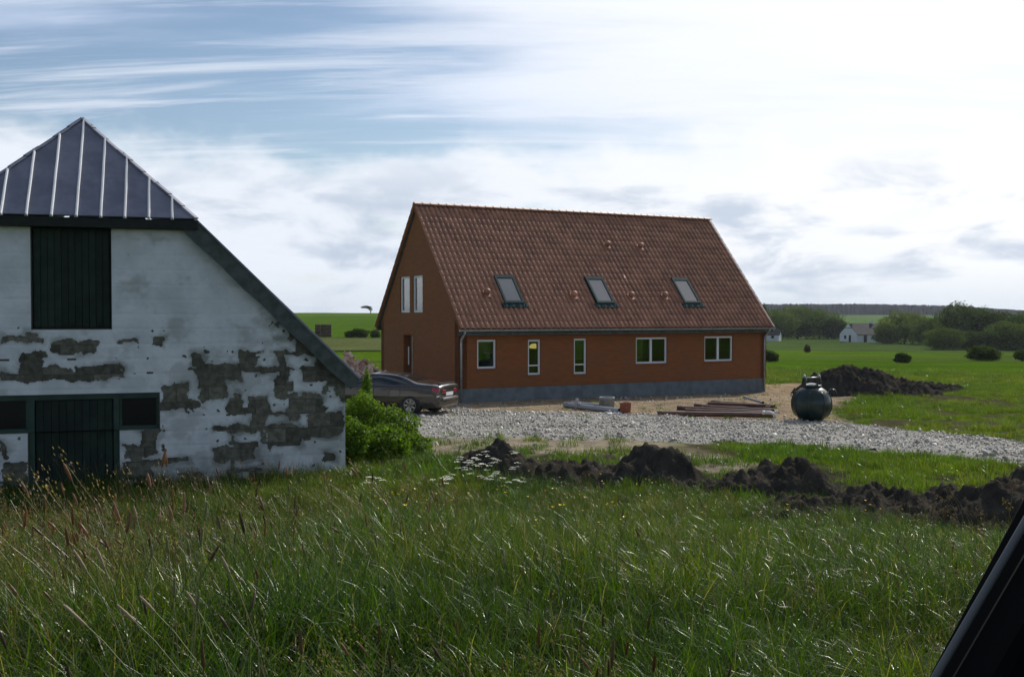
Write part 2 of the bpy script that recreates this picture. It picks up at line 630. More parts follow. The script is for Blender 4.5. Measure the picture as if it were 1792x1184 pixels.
def ground_col(x, y):
    d = np.hypot(x, y)
    az = np.arctan2(x, np.maximum(y, 1e-3))
    n1 = fbm(x * .05, y * .05, 4, 31)
    n2 = fbm(x * .6, y * .6, 3, 33)
    c = np.tile(np.array([.070, .125, .006]), (len(x), 1))
    c = mixc(c, (.048, .096, .006), .5 + n1 * 1.2)
    c = mixc(c, (.085, .105, .032), sst(n2, .1, .5) * .5)
    left = (az < .03)
    right = ~left
    # fields to the left
    yy = y + 6 * fbm(x * .01, y * .01, 2, 40)
    f = left & (yy > 92) & (yy < 150)
    c[f] = mixc(c[f], (.092, .100, .042), np.full(f.sum(), .85))
    f = left & (yy > 150) & (yy < 400)
    c[f] = mixc(c[f], (.056, .108, .010), np.full(f.sum(), .8))
    f = left & (yy >= 400)
    c[f] = mixc(c[f], (.074, .130, .014), np.full(f.sum(), .85))
    for d0, wd in ((91, 1.6), (151, 2.4), (402, 7)):
        f = left & (np.abs(yy - d0) < wd)
        c[f] = np.array([.016, .030, .010])
    # far fields to the right
    f = right & (d > 215) & (d < 460)
    c[f] = mixc(c[f], (.050, .074, .026), np.full(f.sum(), .7))
    f = right & (d > 460) & (d < 1250)
    c[f] = mixc(c[f], (.085, .14, .042), np.full(f.sum(), .9))
    f = right & (d > 118) & (d < 150)
    c[f] = mixc(c[f], (.075, .085, .035), .3 + .6 * n1[f])
    f = right & (d >= 1250)
    c[f] = np.array([.030, .042, .026])
    # bare earth showing in the rough meadow right of the track
    near = right & (d > 24) & (d < 62)
    c[near] = mixc(c[near], (.060, .048, .032), sst(n2[near] + .5 * vn(x[near] * 2.1, y[near] * 2.1, 3), 0.0, .28) * .85)
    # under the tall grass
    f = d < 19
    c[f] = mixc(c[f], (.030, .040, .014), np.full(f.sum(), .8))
    m = (d < 70) & (y > 5)
    g, yd, sd, so = zones(x[m], y[m])
    cm = c[m]
    cm = mixc(cm, (.036, .032, .025), sst(so, -.25, .45) * (.93 - .6 * sst(n2[m], .15, .4)))
    cm = mixc(cm, (.055, .046, .032), .9 * ruts(x[m], y[m]))
    cm = mixc(cm, (.26, .215, .16), sst(sd, -.15, .4) * (.95 - .6 * sst(n2[m], .1, .45)))
    cm = mixc(cm, (.27, .205, .135), sst(yd, -.3, .5) * (1 - .25 * sst(n2[m], .1, .4)))
    cm = mixc(cm, (.30, .28, .245), sst(g, -.2, .2))
    c[m] = cm
    return c


def ground_mat():
    m = bpy.data.materials.new('ground')
    m.use_nodes = True
    b = NB(m.node_tree)
    p = m.node_tree.nodes['Principled BSDF']
    at = b.n('ShaderNodeAttribute', attribute_name='Col')
    geo = b.n('ShaderNodeNewGeometry').outputs['Position']
    n1 = b.noise(geo, 2.2, 8, .65)
    n2 = b.noise(geo, .10, 6, .6)
    f = b.ramp(b.math('ADD', b.math('MULTIPLY', n1, .65), b.math('MULTIPLY', n2, .35)), .3, .7, .55, 1.4)
    hs = b.n('ShaderNodeHueSaturation')
    b.l(at.outputs['Color'], hs.inputs['Color'])
    b.l(f, hs.inputs['Value'])
    b.l(hs.outputs[0], p.inputs['Base Color'])
    p.inputs['Roughness'].default_value = .95
    p.inputs['Specular IOR Level'].default_value = 0.0
    bn = b.n('ShaderNodeBump')
    bn.inputs['Distance'].default_value = .05
    b.l(b.noise(geo, 6, 6, .65), bn.inputs['Height'])
    b.l(bn.outputs[0], p.inputs['Normal'])
    return m


MAT['ground'] = ground_mat()
rings = np.concatenate([np.linspace(.3, 15, 40), np.arange(15.3, 50, .3), np.geomspace(50.5, 460, 120), np.geomspace(470, 2600, 60)])
azs = np.concatenate([np.radians(np.arange(-180, -40, 7)), np.radians(np.arange(-40, 40, .4)), np.radians(np.arange(40, 180, 7))])
RR, AA = np.meshgrid(rings, azs, indexing='ij')
gx, gy = (RR * np.sin(AA)).ravel(), (RR * np.cos(AA)).ravel()
nr, na = len(rings), len(azs)
ii, jj = np.meshgrid(np.arange(nr - 1), np.arange(na), indexing='ij')
fa = np.stack([ii * na + jj, (ii + 1) * na + jj, (ii + 1) * na + (jj + 1) % na, ii * na + (jj + 1) % na], -1).reshape(-1, 4)[:, ::-1]
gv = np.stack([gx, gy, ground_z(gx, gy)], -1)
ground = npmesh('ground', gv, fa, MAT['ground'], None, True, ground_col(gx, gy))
tag(ground, kind='structure')

# gravel track: a sheet slightly above the ground, following it
def sheet(name, poly, mat, dz=.006, step=.3, jit=.35):
    xs = [p[0] for p in poly]
    ys = [p[1] for p in poly]
    X, Y = np.meshgrid(np.arange(min(xs) - 1, max(xs) + 1, step), np.arange(min(ys) - 1, max(ys) + 1, step), indexing='ij')
    pdm = polydist(X + jit * fbm(X * .9, Y * .9, 3, 21), Y + 2 * jit * fbm(X * .9, Y * .9, 3, 22), poly)
    k = pdm > -.3
    nx, ny = X.shape
    Z = ground_z(X, Y) + np.minimum(dz, (pdm - .05) * .25) + .02 * fbm(X * 2, Y * 2, 2, 60) * sst(pdm, 0, .5)
    cell = k[:-1, :-1] & k[1:, :-1] & k[1:, 1:] & k[:-1, 1:]
    i, j = np.nonzero(cell)
    f = np.stack([i * ny + j, (i + 1) * ny + j, (i + 1) * ny + j + 1, i * ny + j + 1], -1)
    return npmesh(name, np.stack([X.ravel(), Y.ravel(), Z.ravel()], -1), f, mat, None, True)


MAT['gravel'] = principled('gravel', (.31, .295, .265), .95, spec=.2, col2=(.18, .17, .15), vscale=9, bump=.03, bscale=16, detail=9)
tag(sheet('gravel_track', GRAVEL, MAT['gravel'], .05), kind='structure')

# ------------------------------------------------------------------ wall helper
def wall_panel(L, H, holes, th, top=None, x0=0.0):
    """wall in local XZ (front at y=0, back at y=th), rectangular holes (xa,xb,za,zb); top(x) caps the height"""
    m = MB()
    xs = sorted(set([x0, L] + [h[0] for h in holes] + [h[1] for h in holes] + ([] if top is None else list(top[0]))))
    zs = sorted(set([0.0, H] + [h[2] for h in holes] + [h[3] for h in holes]))
    tf = (lambda x: H) if top is None else (lambda x: float(np.interp(x, top[0], top[1])))
    for xa, xb in zip(xs[:-1], xs[1:]):
        for za, zb in zip(zs[:-1], zs[1:]):
            xm, zm = (xa + xb) / 2, (za + zb) / 2
            if any(h[0] < xm < h[1] and h[2] < zm < h[3] for h in holes):
                continue
            a0, a1, b0, b1 = min(za, tf(xa)), min(zb, tf(xa)), min(za, tf(xb)), min(zb, tf(xb))
            if a1 - a0 < 1e-4 and b1 - b0 < 1e-4:
                continue
            m.quad((xa, 0, a0), (xb, 0, b0), (xb, 0, b1), (xa, 0, a1))
            m.quad((xb, th, b0), (xa, th, a0), (xa, th, a1), (xb, th, b1))
    for xa, xb, za, zb in holes:
        m.quad((xa, 0, za), (xa, th, za), (xb, th, za), (xb, 0, za))
        m.quad((xa, 0, zb), (xb, 0, zb), (xb, th, zb), (xa, th, zb))
        m.quad((xa, 0, za), (xa, 0, zb), (xa, th, zb), (xa, th, za))
        m.quad((xb, 0, za), (xb, th, za), (xb, th, zb), (xb, 0, zb))
    m.quad((x0, 0, 0), (x0, 0, tf(x0)), (x0, th, tf(x0)), (x0, th, 0))
    m.quad((L, 0, 0), (L, th, 0), (L, th, tf(L)), (L, 0, tf(L)))
    return m


# ------------------------------------------------------------------ the brick house
HA = Vector((-1.98, 39.1, 0))
HYAW = math.atan2(.463, .886)
HL, HD, PITCH_T = 14.8, 8.2, 1.105
EAVE_Y, EAVE_Z = -.38, 2.76
he, hb = Vector((math.cos(HYAW), math.sin(HYAW), 0)), Vector((-math.sin(HYAW), math.cos(HYAW), 0))
house = empty('brick_house', HA, HYAW, 'new red brick house with steep clay tile roof and three skylights', 'house')


def ray(px, py):
    return Vector(((px - CX) / F, 1, -(py - HY) / F))


def hit(px, py, org, nrm):
    """pixel ray against a plane"""
    c = Vector((0, 0, CAMZ))
    r = ray(px, py)
    return c + r * ((org - c).dot(nrm) / r.dot(nrm))


def hloc(p):
    q = p - HA
    return Vector((q.dot(he), q.dot(hb), q.z))


def on_front(px, py):
    return hloc(hit(px, py, HA, hb))


def on_gable(px, py):
    return hloc(hit(px, py, HA, he))


roof_n = (hb * -PITCH_T + Vector((0, 0, 1))).normalized()
roof_o = HA + hb * EAVE_Y + Vector((0, 0, EAVE_Z + .10))


def on_roof(px, py):
    return hloc(hit(px, py, roof_o, roof_n))


def rect_front(x0, x1, y0, y1):
    a, c = on_front(x0, (y0 + y1) / 2), on_front(x1, (y0 + y1) / 2)
    t, bt = on_front((x0 + x1) / 2, y0), on_front((x0 + x1) / 2, y1)
    return (a.x, c.x, bt.z, t.z)


W = [rect_front(835, 868.5, 594, 645), rect_front(924, 946.5, 594, 656), rect_front(1004.5, 1027, 592, 654.5),
     rect_front(1113, 1168, 590, 636), rect_front(1233, 1283, 588, 632)]
PL = .52                                                   # plinth height
WT = EAVE_Z + (-EAVE_Y) * PITCH_T - .1
front = wall_panel(HL, WT - PL, [(a, b_, c - PL, d - PL) for a, b_, c, d in W], .36)
fo = front.build('brick_wall', MAT['brick'], house)
fo.location = (0, 0, PL)
fo.data.transform(Matrix.Identity(4))
# gable wall facing the drive: local X runs along the depth
ridge_z = EAVE_Z + (HD / 2 - EAVE_Y) * PITCH_T
gtop = ([0, HD / 2, HD], [WT - PL, ridge_z - PL - .12, WT - PL])
def gab(px0, px1, py0, py1):
    a, b_ = on_gable(px1, py0), on_gable(px0, py0)
    t, bt = on_gable((px0 + px1) / 2, py0), on_gable((px0 + px1) / 2, py1)
    return [a.y, b_.y, bt.z, t.z]
GW = [gab(700, 717, 486, 549), gab(722, 739.5, 481, 547)]
for g_ in GW:
    g_[2], g_[3] = 3.38, 4.88
GD = [4.45, 5.55, PL, 2.45]
gm = wall_panel(HD, 9, [(g_[0], g_[1], g_[2] - PL, g_[3] - PL) for g_ in GW] + [(GD[0], GD[1], GD[2] - PL + .02, GD[3] - PL)], .34, gtop)
# rotate local X -> house Y, local Y(th) -> house +X
rotm = Matrix(((0, 1, 0, 0), (1, 0, 0, 0), (0, 0, 1, PL), (0, 0, 0, 1)))
go = gm.build('brick_wall', MAT['brick'], house)
go.data.transform(rotm)
go.data.flip_normals()
g2 = wall_panel(HD, 9, [(1.5, 2.7, 1.0, 2.1), (5.0, 6.2, 1.0, 2.1), (3.6, 4.6, 3.0, 4.3)], .34, gtop).build('brick_wall', MAT['brick'], house)
g2.data.transform(Matrix(((0, -1, 0, HL), (1, 0, 0, 0), (0, 0, 1, PL), (0, 0, 0, 1))))
bk_holes = [(1.0, 2.4, .1, 2.1), (3.4, 5.6, .6, 2.0), (6.6, 8.2, .1, 2.1), (9.4, 11.4, .6, 2.0), (12.4, 13.8, .6, 2.0)]
bw = wall_panel(HL, WT - PL, bk_holes, .34).build('brick_wall', MAT['brick'], house)
bw.data.transform(Matrix(((1, 0, 0, 0), (0, -1, 0, HD), (0, 0, 1, PL), (0, 0, 0, 1))))
bw.data.flip_normals()
pl = MB()
pl.box(.02, HL - .02, .02, HD - .02, -.3, PL)
pl.build('plinth', MAT['plinth'], house)
MB().box(.36, HL - .36, .37, HD - .36, 2.62, 2.75).build('ceiling', MAT['room'], house)
MB().box(5.2, 5.3, .38, HD - .36, PL + .01, 2.61).build('room_partition', MAT['room'], house)


def window(x0, x1, z0, z1, y=.09, mull=(), trans=(), fw=.075):
    """white frame with panes, sill; local to house front"""
    m = MB()
    m.box(x0, x0 + fw, y - .03, y + .06, z0, z1)
    m.box(x1 - fw, x1, y - .03, y + .06, z0, z1)
    m.box(x0 + fw, x1 - fw, y - .03, y + .06, z0, z0 + fw)
    m.box(x0 + fw, x1 - fw, y - .03, y + .06, z1 - fw, z1)
    fr = m.build('window', MAT['winframe'], house, bevel=.008)
    cx = [x0 + fw] + sorted(mull) + [x1 - fw]
    cz = [z0 + fw] + sorted(trans) + [z1 - fw]
    for t in mull:
        MB().box(t - .05, t + .05, y - .025, y + .055, z0 + fw + .002, z1 - fw - .002).build('mullion', MAT['winframe'], fr)
    for t in trans:
        MB().box(x0 + fw + .002, x1 - fw - .002, y - .025, y + .055, t - .025, t + .025).build('transom', MAT['winframe'], fr)
    for a, b_ in zip(cx[:-1], cx[1:]):
        for c, d in zip(cz[:-1], cz[1:]):
            p = MB().box(a + .003, b_ - .003, y + .012, y + .022, c + .003, d - .003).build('pane', MAT['glass'], fr)
    MB().box(x0 - .04, x1 + .04, -.035, y - .035, z0 - .06, z0 - .004).build('sill', MAT['brick'], fr)
    return fr


for i, (a, b_, c, d) in enumerate(W):
    window(a + .004, b_ - .004, c + .004, d - .004,
           mull=[(a + b_) / 2] if i >= 3 else (), trans=[c + (d - c) * .27] if i in (1, 2) else ())
for a, b_, c, d in bk_holes:        # rear windows
    m = MB()
    for q in ((a, a + .08, c, d), (b_ - .08, b_, c, d), (a + .08, b_ - .08, c, c + .08), (a + .08, b_ - .08, d - .08, d)):
        m.box(q[0], q[1], HD - .2, HD - .12, q[2] + PL, q[3] + PL)
    fr = m.build('window', MAT['winframe'], house)
    MB().box(a + .08, b_ - .08, HD - .165, HD - .155, c + PL + .08, d + PL - .08).build('pane', MAT['glass'], fr)
for k, (a, b_, c, d) in enumerate(GW):
    m = MB()
    fw = .09
    for q in ((a, a + fw, c, d), (b_ - fw, b_, c, d), (a + fw, b_ - fw, c, c + fw), (a + fw, b_ - fw, d - fw, d)):
        m.box(.06, .14, q[0], q[1], q[2], q[3])
    fr = m.build('window', MAT['winframe'], house)
    MB().box(.10, .11, a + fw, b_ - fw, c + fw, d - fw).build('pane', MAT['coated'], fr)
    bl = MB()
    zz = c + .02
    while zz < d - .05:
        bl.box(.17, .19, a + .02, b_ - .02, zz, zz + .042)
        zz += .05
    bl.build('sky_gleam_slats', MAT['sky_gleam_slats'], fr)  # added slats, stand in for bright sky showing in the glass
# door in the gable
MB().box(.24, .30, GD[0] + .16, GD[1], PL + .03, GD[3]).build('door', principled('brown_door', (.13, .045, .024), .6, var=.2), house)
dr = house.children[-1]
MB().tube([(.16, GD[1] - .18, 1.2), (.16, GD[1] - .18, 1.95)], .03).build('handle', MAT['white'], [o for o in house.children if o.name.startswith('door')][0])
MB().box(-.02, .23, GD[0], GD[0] + .15, PL, GD[3] - .01).build('door_post', MAT['wood'], house)

# roof deck, both slopes
SL = math.hypot(HD / 2 - EAVE_Y, (HD / 2 - EAVE_Y) * PITCH_T)
VO = .10                                                    # verge overhang
deck = MB()
for sgn in (0, 1):
    def yy(v):
        return v if sgn == 0 else HD - v
    pts = [(EAVE_Y + .05, EAVE_Z - .03), (HD / 2, ridge_z - .03), (HD / 2, ridge_z - .16), (EAVE_Y + .05, EAVE_Z - .16)]
    deck.prism([(-VO + .03, yy(a), b_) for a, b_ in pts], (HL + 2 * VO - .06, 0, 0))
deck.build('roof_deck', MAT['fascia'], house, fixn=True)
# pantiles
TW, TL = .215, .335
tile_prof = []
for k in range(9):
    u = k / 8
    tile_prof.append((u * (TW + .025), .034 * math.sin(u * 2 * math.pi * 1.0 - .5) + (.012 if u < .15 else 0)))
def tile_mesh():
    m = MB()
    n = len(tile_prof)
    vs = []
    for (u, h) in tile_prof:
        vs.append((u, 0, h + .036))
    for (u, h) in tile_prof:
        vs.append((u, TL + .05, h + .008))
    for (u, h) in tile_prof:
        vs.append((u, 0, h + .012))
    fs = [(i, i + 1, n + i + 1, n + i) for i in range(n - 1)] + [(2 * n + i, 2 * n + i + 1, i + 1, i) for i in range(n - 1)]
    m.add(vs, fs)
    me = m.mesh('tile', True)
    me.materials.append(MAT['tile'])
    return me
TM = tile_mesh()
ncol, nrow = int(round((HL + 2 * VO) / TW)), int(round(SL / TL))
TLs = SL / nrow
ang = math.atan(PITCH_T)
MF = Matrix.Translation((-VO, EAVE_Y, EAVE_Z)) @ Matrix.Rotation(ang, 4, 'X')
MBk = Matrix.Translation((HL + VO, HD - EAVE_Y, EAVE_Z)) @ Matrix.Rotation(math.pi, 4, 'Z') @ Matrix.Rotation(ang, 4, 'X')
cells = [(r, c) for r in range(nrow) for c in range(ncol)]
camloc = hloc(Vector((0, 0, CAMZ)))
cells.sort(key=lambda rc: ((MF @ Vector((rc[1] * TW, rc[0] * TLs, 0))) - camloc).length)
tv = np.array([v.co[:] for v in TM.vertices])
tf = np.array([p.vertices[:] for p in TM.polygons])
restv, restf, k = [], [], 0
def tile_mat4(base, r, c):
    return base @ Matrix.Translation((c * TW, r * TLs, .004 * random.random())) @ Matrix.Rotation(random.uniform(-.012, .012), 4, 'Z')
for idx, (r, c) in enumerate(cells):
    M4 = tile_mat4(MF, r, c)
    if idx < 300:
        o = bpy.data.objects.new('roof_tile', TM)
        COL.objects.link(o)
        o.parent = house
        o.matrix_local = M4
    else:
        a = np.array(M4)
        restv.append(tv @ a[:3, :3].T + a[:3, 3])
        restf.append(tf + k)
        k += len(tv)
for (r, c) in cells:
    a = np.array(tile_mat4(MBk, r, c))
    restv.append(tv @ a[:3, :3].T + a[:3, 3])
    restf.append(tf + k)
    k += len(tv)


def island_tile_mat():
    m = principled('clay_tile_field', (.40, .185, .112), .6)
    b = NB(m.node_tree)
    p = m.node_tree.nodes['Principled BSDF']
    t = b.n('ShaderNodeTexCoord').outputs['Object']
    g = b.n('ShaderNodeNewGeometry').outputs['Random Per Island']
    c = b.mix(b.ramp(b.noise(t, 1.6, 5, .6), .35, .65), (.40, .185, .112), (.29, .13, .082))
    hs = b.n('ShaderNodeHueSaturation')
    b.l(b.ramp(g, 0, 1, .84, 1.16, False), hs.inputs['Value'])
    b.l(c, hs.inputs['Color'])
    b.l(hs.outputs[0], p.inputs['Base Color'])
    return m


ro = npmesh('roof_tiling', np.concatenate(restv), np.concatenate(restf), island_tile_mat(), house, True)
tag(ro, kind='stuff')
# ridge tiles, each one its own
rt = MB()
n = 7
for e_, (yv, sc) in enumerate(((0, 1.08), (.41, .96))):
    for i in range(n):
        a = math.pi * (i / (n - 1)) * .9 + math.pi * .05
        rt.v.append((yv, .145 * sc * math.cos(a), .125 * sc * math.sin(a)))
rt.f += [(i, i + 1, n + i + 1, n + i) for i in range(n - 1)]
rt.f += [tuple(range(n))]
rm = rt.mesh('ridge_tile', True)
rm.materials.append(MAT['tile'])
nrt = 42
for i in range(nrt):
    o = bpy.data.objects.new('ridge_tile', rm)
    COL.objects.link(o)
    o.parent = house
    o.location = (-VO - .02 + i * (HL + 2 * VO) / nrt, HD / 2, ridge_z + .01)
# verge boards and eave
for xx in (-VO - .012, HL + VO):
    m = MB()
    for sgn in (0, 1):
        f_ = (lambda v: v) if sgn == 0 else (lambda v: HD - v)
        m.prism([(xx, f_(EAVE_Y), EAVE_Z + .02), (xx, f_(HD / 2), ridge_z + .02), (xx, f_(HD / 2), ridge_z - .15), (xx, f_(EAVE_Y), EAVE_Z - .15)], (.024, 0, 0))
    m.build('verge_board', MAT['brick'] if xx < 0 else MAT['zinc'], house, fixn=True)
MB().box(-VO + .03, HL + VO - .03, EAVE_Y + .06, -.002, EAVE_Z - .24, EAVE_Z - .17).build('soffit', MAT['fascia'], house)
# gutter, downpipes
m = MB()
prof = [(EAVE_Y - .02 + .065 * math.cos(math.pi + math.pi * i / 8), EAVE_Z - .03 + .075 * math.sin(math.pi + math.pi * i / 8)) for i in range(9)]
for xx in (-VO - .05, HL + VO + .05):
    m.v += [(xx, a, b_) for a, b_ in prof]
m.f += [(i, i + 1, 9 + i + 1, 9 + i) for i in range(8)] + [tuple(range(9)), tuple(range(9, 18))]
gut = m.build('gutter', MAT['zinc'], house, smooth=False)
for xx in (.06, HL - .16):
    d_ = MB()
    d_.tube([(xx, EAVE_Y - .02, EAVE_Z - .09), (xx, EAVE_Y - .02, EAVE_Z - .16), (xx, -.09, EAVE_Z - .42), (xx, -.07, EAVE_Z - .6), (xx, -.07, .03)], .042, 10)
    dp = d_.build('downpipe', MAT['zinc'], house, smooth=True)
    for zz in (2.0, 1.0):
        MB().lathe([(.05, -.02), (.052, 0), (.05, .02)], 10, (xx, -.07, zz)).build('bracket', MAT['zinc'], dp)
# skylights on the slope
for (px, py, hw) in ((890, 506, .40), (1048.5, 507.5, .40), (1199, 508.5, .40)):
    c = on_roof(px, py)
    base = Matrix.Translation((c.x, c.y, c.z - .02)) @ Matrix.Rotation(ang, 4, 'X')
    hw, hl = .42, .74
    m = MB()
    for q in ((-hw, -hw + .085, -hl, hl), (hw - .085, hw, -hl, hl), (-hw + .085, hw - .085, -hl, -hl + .1), (-hw + .085, hw - .085, hl - .16, hl)):
        m.box(q[0], q[1], q[2], q[3], -.06, .075)
    sk = m.build('skylight', MAT['skyframe'], house)
    sk.data.transform(base)
    p = MB().box(-hw + .085, hw - .085, -hl + .1, hl - .16, .03, .045).build('pane', MAT['skyglass'], sk)
    p.data.transform(base)
    fl = MB()
    for i in range(11):
        xx = -hw - .13 + i * (2 * hw + .26) / 11
        fl.box(xx, xx + .095, -hl - .22, -hl - .002, -.03, .045 + .012 * math.sin(i * 2.1))
    fl = fl.build('flashing', MAT['skyframe'], sk)
    fl.data.transform(base)
# hooded roof vents
for (px, py) in ((852, 514), (1004, 518), (1104, 519), (1163, 519), (1062, 430), (1120, 433)):
    c = on_roof(px, py)
    v = MB()
    v.lathe([(.10, -.12), (.10, .05), (.13, .08), (.13, .14), (.10, .19), (.05, .22), (0, .23)], 14)
    vo = v.build('roof_vent', MAT['tile'], house, smooth=True)
    vo.data.transform(Matrix.Translation((c.x, c.y, c.z)) @ Matrix.Rotation(ang * .5, 4, 'X'))
    b_ = MB().box(-.13, .13, -.16, .16, -.05, .012).build('vent_base', MAT['tile'], vo)
    b_.data.transform(Matrix.Translation((c.x, c.y, c.z)) @ Matrix.Rotation(ang, 4, 'X'))
# lit pendant lamp hanging in the room behind the narrow window
lp = hit(935, 606, HA + hb * 1.3, hb)
lamp = empty('pendant_lamp', lp, 0, 'lit warm pendant lamp seen through a narrow window of the brick house', 'lamp')
lm = bpy.data.materials.new('lamp_shade')
lm.use_nodes = True
lpn = lm.node_tree.nodes['Principled BSDF']
lpn.inputs['Base Color'].default_value = (.8, .55, .25, 1)
lpn.inputs['Emission Color'].default_value = (1, .62, .22, 1)
lpn.inputs['Emission Strength'].default_value = 1.3
MB().lathe([(.02, .12), (.12, .10), (.2, .03), (.22, -.04), (.21, -.06), (.10, -.08), (0, -.085)], 16).build('lamp_shade', lm, lamp, True)
MB().tube([(0, 0, .12), (0, 0, 2.62 - lp.z)], .008, 6).build('cord', MAT['dark_pane'], lamp)

# ------------------------------------------------------------------ the old barn
BC = Vector((-3.42, 21.5, 0))
BYAW = R(18)
be, bb = Vector((math.cos(BYAW), math.sin(BYAW), 0)), Vector((-math.sin(BYAW), math.cos(BYAW), 0))
BW, BS0, BAPEX, BSLOPE, BHIP, BHT, BDEP = 10.2, 5.1, 7.32, .988, 5.15, 1.9, 11.0
barn = empty('barn', BC, BYAW, 'old whitewashed barn with peeling block gable and half-hipped metal roof', 'barn')


def bl(px, py):
    """pixel -> (x,z) on the gable plane (x negative to the left of the corner)"""
    q = hit(px, py, BC, bb) - BC
    return q.dot(be), q.z


def brect(x0, x1, y0, y1):
    xm, ym = (x0 + x1) / 2, (y0 + y1) / 2
    return bl(x0, ym)[0], bl(x1, ym)[0], bl(xm, y1)[1], bl(xm, y0)[1]


def btop(x):           # wall top under the roof
    return np.minimum(BAPEX - BSLOPE * np.abs(np.asarray(x) + BS0) - .10, BHIP - .06)


hatch = list(brect(56, 195, 388, 575))
hatch[3] = BHIP - .06
wide = list(brect(-36, 277, 690, 755))
door = list(brect(48, 207, 756, 880))
door[2], door[3] = -.2, wide[2]
holes = [tuple(hatch), tuple(wide), (door[0], door[1], -.2, wide[2])]
# backing wall (shifted so that wall_panel's z starts at -.2)
xs_t = sorted([-BW, -BS0 - 2.21, -BS0 + 2.21, 0.0])
bwm = wall_panel(0.0, 5.4, [(h[0], h[1], h[2] + .2, h[3] + .2) for h in holes], .35,
                 (xs_t, [float(btop(x)) + .2 for x in xs_t]), x0=-BW)
bwall = bwm.build('block_wall', MAT['mortar'], barn)
bwall.data.transform(Matrix.Translation((0, .012, -.2)))
# single blocks
bh, blen = .285, .60
blk = {}
row = 0
z = -.12
while z < 5.1:
    x = -BW + (0 if row % 2 else -blen / 2)
    while x < 0:
        a, b_, c, d = max(x, -BW), min(x + blen, 0), z, z + bh
        x += blen
        if b_ - a < .1:
            continue
        segs = [(a, b_)]
        for h in holes:
            if d > h[2] + .03 and c < h[3] - .03:
                ns = []
                for s0, s1 in segs:
                    if s1 <= h[0] or s0 >= h[1]:
                        ns.append((s0, s1))
                    else:
                        if s0 < h[0]:
                            ns.append((s0, h[0]))
                        if s1 > h[1]:
                            ns.append((h[1], s1))
                segs = ns
        for s0, s1 in segs:
            if s1 - s0 < .08 or min(btop(s0), btop(s1)) < d:
                continue
            g = .007
            m = MB()
            j = lambda: random.uniform(-.004, .004)
            m.box(s0 + g, s1 - g, random.uniform(-.004, .004), .02, c + g, d - g)
            m.build('block', MAT['block'], bwall)
    z += bh
    row += 1

# whitewash coat with the bare patches left open
peel = [(0, 75, 591, 599), (46, 66, 580, 598), (93, 136, 596, 618), (139, 173, 596, 617), (36, 72, 618, 652), (64, 83, 616, 626), (0, 212, 649, 663),
        (72, 126, 640, 652), (137, 212, 637, 652), (208, 237, 593, 599), (264, 287, 593, 607), (337, 355, 617, 642), (340, 360, 630, 660), (344, 424, 638, 668),
        (348, 390, 662, 678), (421, 457, 611, 643), (474, 506, 616, 650), (415, 565, 640, 651), (488, 516, 646, 684), (500, 586, 578, 640), (480, 545, 560, 592),
        (534, 590, 640, 672), (355, 394, 671, 701), (286, 326, 672, 708), (276, 352, 700, 712), (394, 422, 699, 727), (432, 468, 694, 722), (418, 470, 716, 724),
        (502, 569, 688, 722), (436, 472, 720, 752), (374, 476, 744, 754), (539, 596, 716, 762), (467, 525, 744, 780), (403, 449, 771, 807), (374, 404, 784, 806),
        (244, 277, 754, 792), (216, 277, 779, 796), (229, 247, 788, 808), (209, 267, 805, 840), (262, 328, 804, 811), (561, 585, 789, 807), (403, 409, 800, 832),
        (400, 462, 825, 831), (400, 405, 758, 778), (454, 463, 748, 778), (250, 278, 838, 866), (436, 474, 832, 858), (0, 44, 808, 880), (0, 6, 774, 802), (320, 350, 828, 850),
        (482, 505, 690, 740), (560, 604, 660, 676), (500, 540, 716, 735), (480, 500, 660, 700), (380, 402, 800, 808), (566, 575, 672, 690), (404, 416, 690, 702),
        (590, 606, 640, 700), (528, 540, 752, 768), (30, 56, 640, 652)]
keep = [(459, 519, 589, 615), (453, 483, 614, 641), (500, 553, 620, 642), (505, 531, 645, 668), (520, 568, 669, 692), (473, 503, 696, 722), (518, 540, 721, 750),
        (465, 500, 727, 744), (568, 596, 690, 720), (470, 508, 566, 590)]
st = .02
UX, UZ = np.meshgrid(np.arange(-BW - .004, .012, st), np.arange(-.15, BHIP, st), indexing='ij')
wx = UX + .13 * fbm(UX * 3.2, UZ * 3.2, 5, 71, .6)
wz = UZ + .10 * fbm(UX * 3.2, UZ * 3.2, 5, 77, .6)
pf = np.full(UX.shape, -1.0)
for r_ in peel:
    a, b_, c, d = brect(*r_)
    pf = np.maximum(pf, np.minimum(np.minimum(wx - a, b_ - wx), np.minimum(wz - c, d - wz)))
for r_ in keep:
    a, b_, c, d = brect(*r_)
    pf = np.minimum(pf, -np.minimum(np.minimum(wx - a, b_ - wx), np.minimum(wz - c, d - wz)))
chip = fbm(UX * 9, UZ * 12, 4, 90)
dens = sst(UX, -6.0, -.8) * .07 + (1 - sst(UZ, 1.0, 3.4)) * .09
open_ = (pf + .035 * chip > 0) | ((chip > .60 - dens * .9) & (pf > -.22 + .1 * vn(UX * 3, UZ * 3, 4)))
wornb = (np.abs((UZ + .12) % bh - 0) < .012) & (fbm(UX * 2.5, UZ * 2.5, 3, 96) > .22) & (UZ < 3.2)
open_ |= wornb
bad = np.zeros_like(open_)
for h in holes:
    bad |= (UX > h[0] - .004) & (UX < h[1] + .004) & (UZ > h[2] - .004) & (UZ < h[3] + .004)
bad |= UZ > btop(UX)
kk = ~(open_ | bad)
cell = (kk[:-1, :-1].astype(int) + kk[1:, :-1] + kk[1:, 1:] + kk[:-1, 1:]) >= 3
cell &= ~(bad[:-1, :-1] | bad[1:, 1:] | bad[1:, :-1] | bad[:-1, 1:])
i, j = np.nonzero(cell)
ny = UX.shape[1]
joint = np.minimum(np.abs((UZ + .12) % bh), bh - np.abs((UZ + .12) % bh))
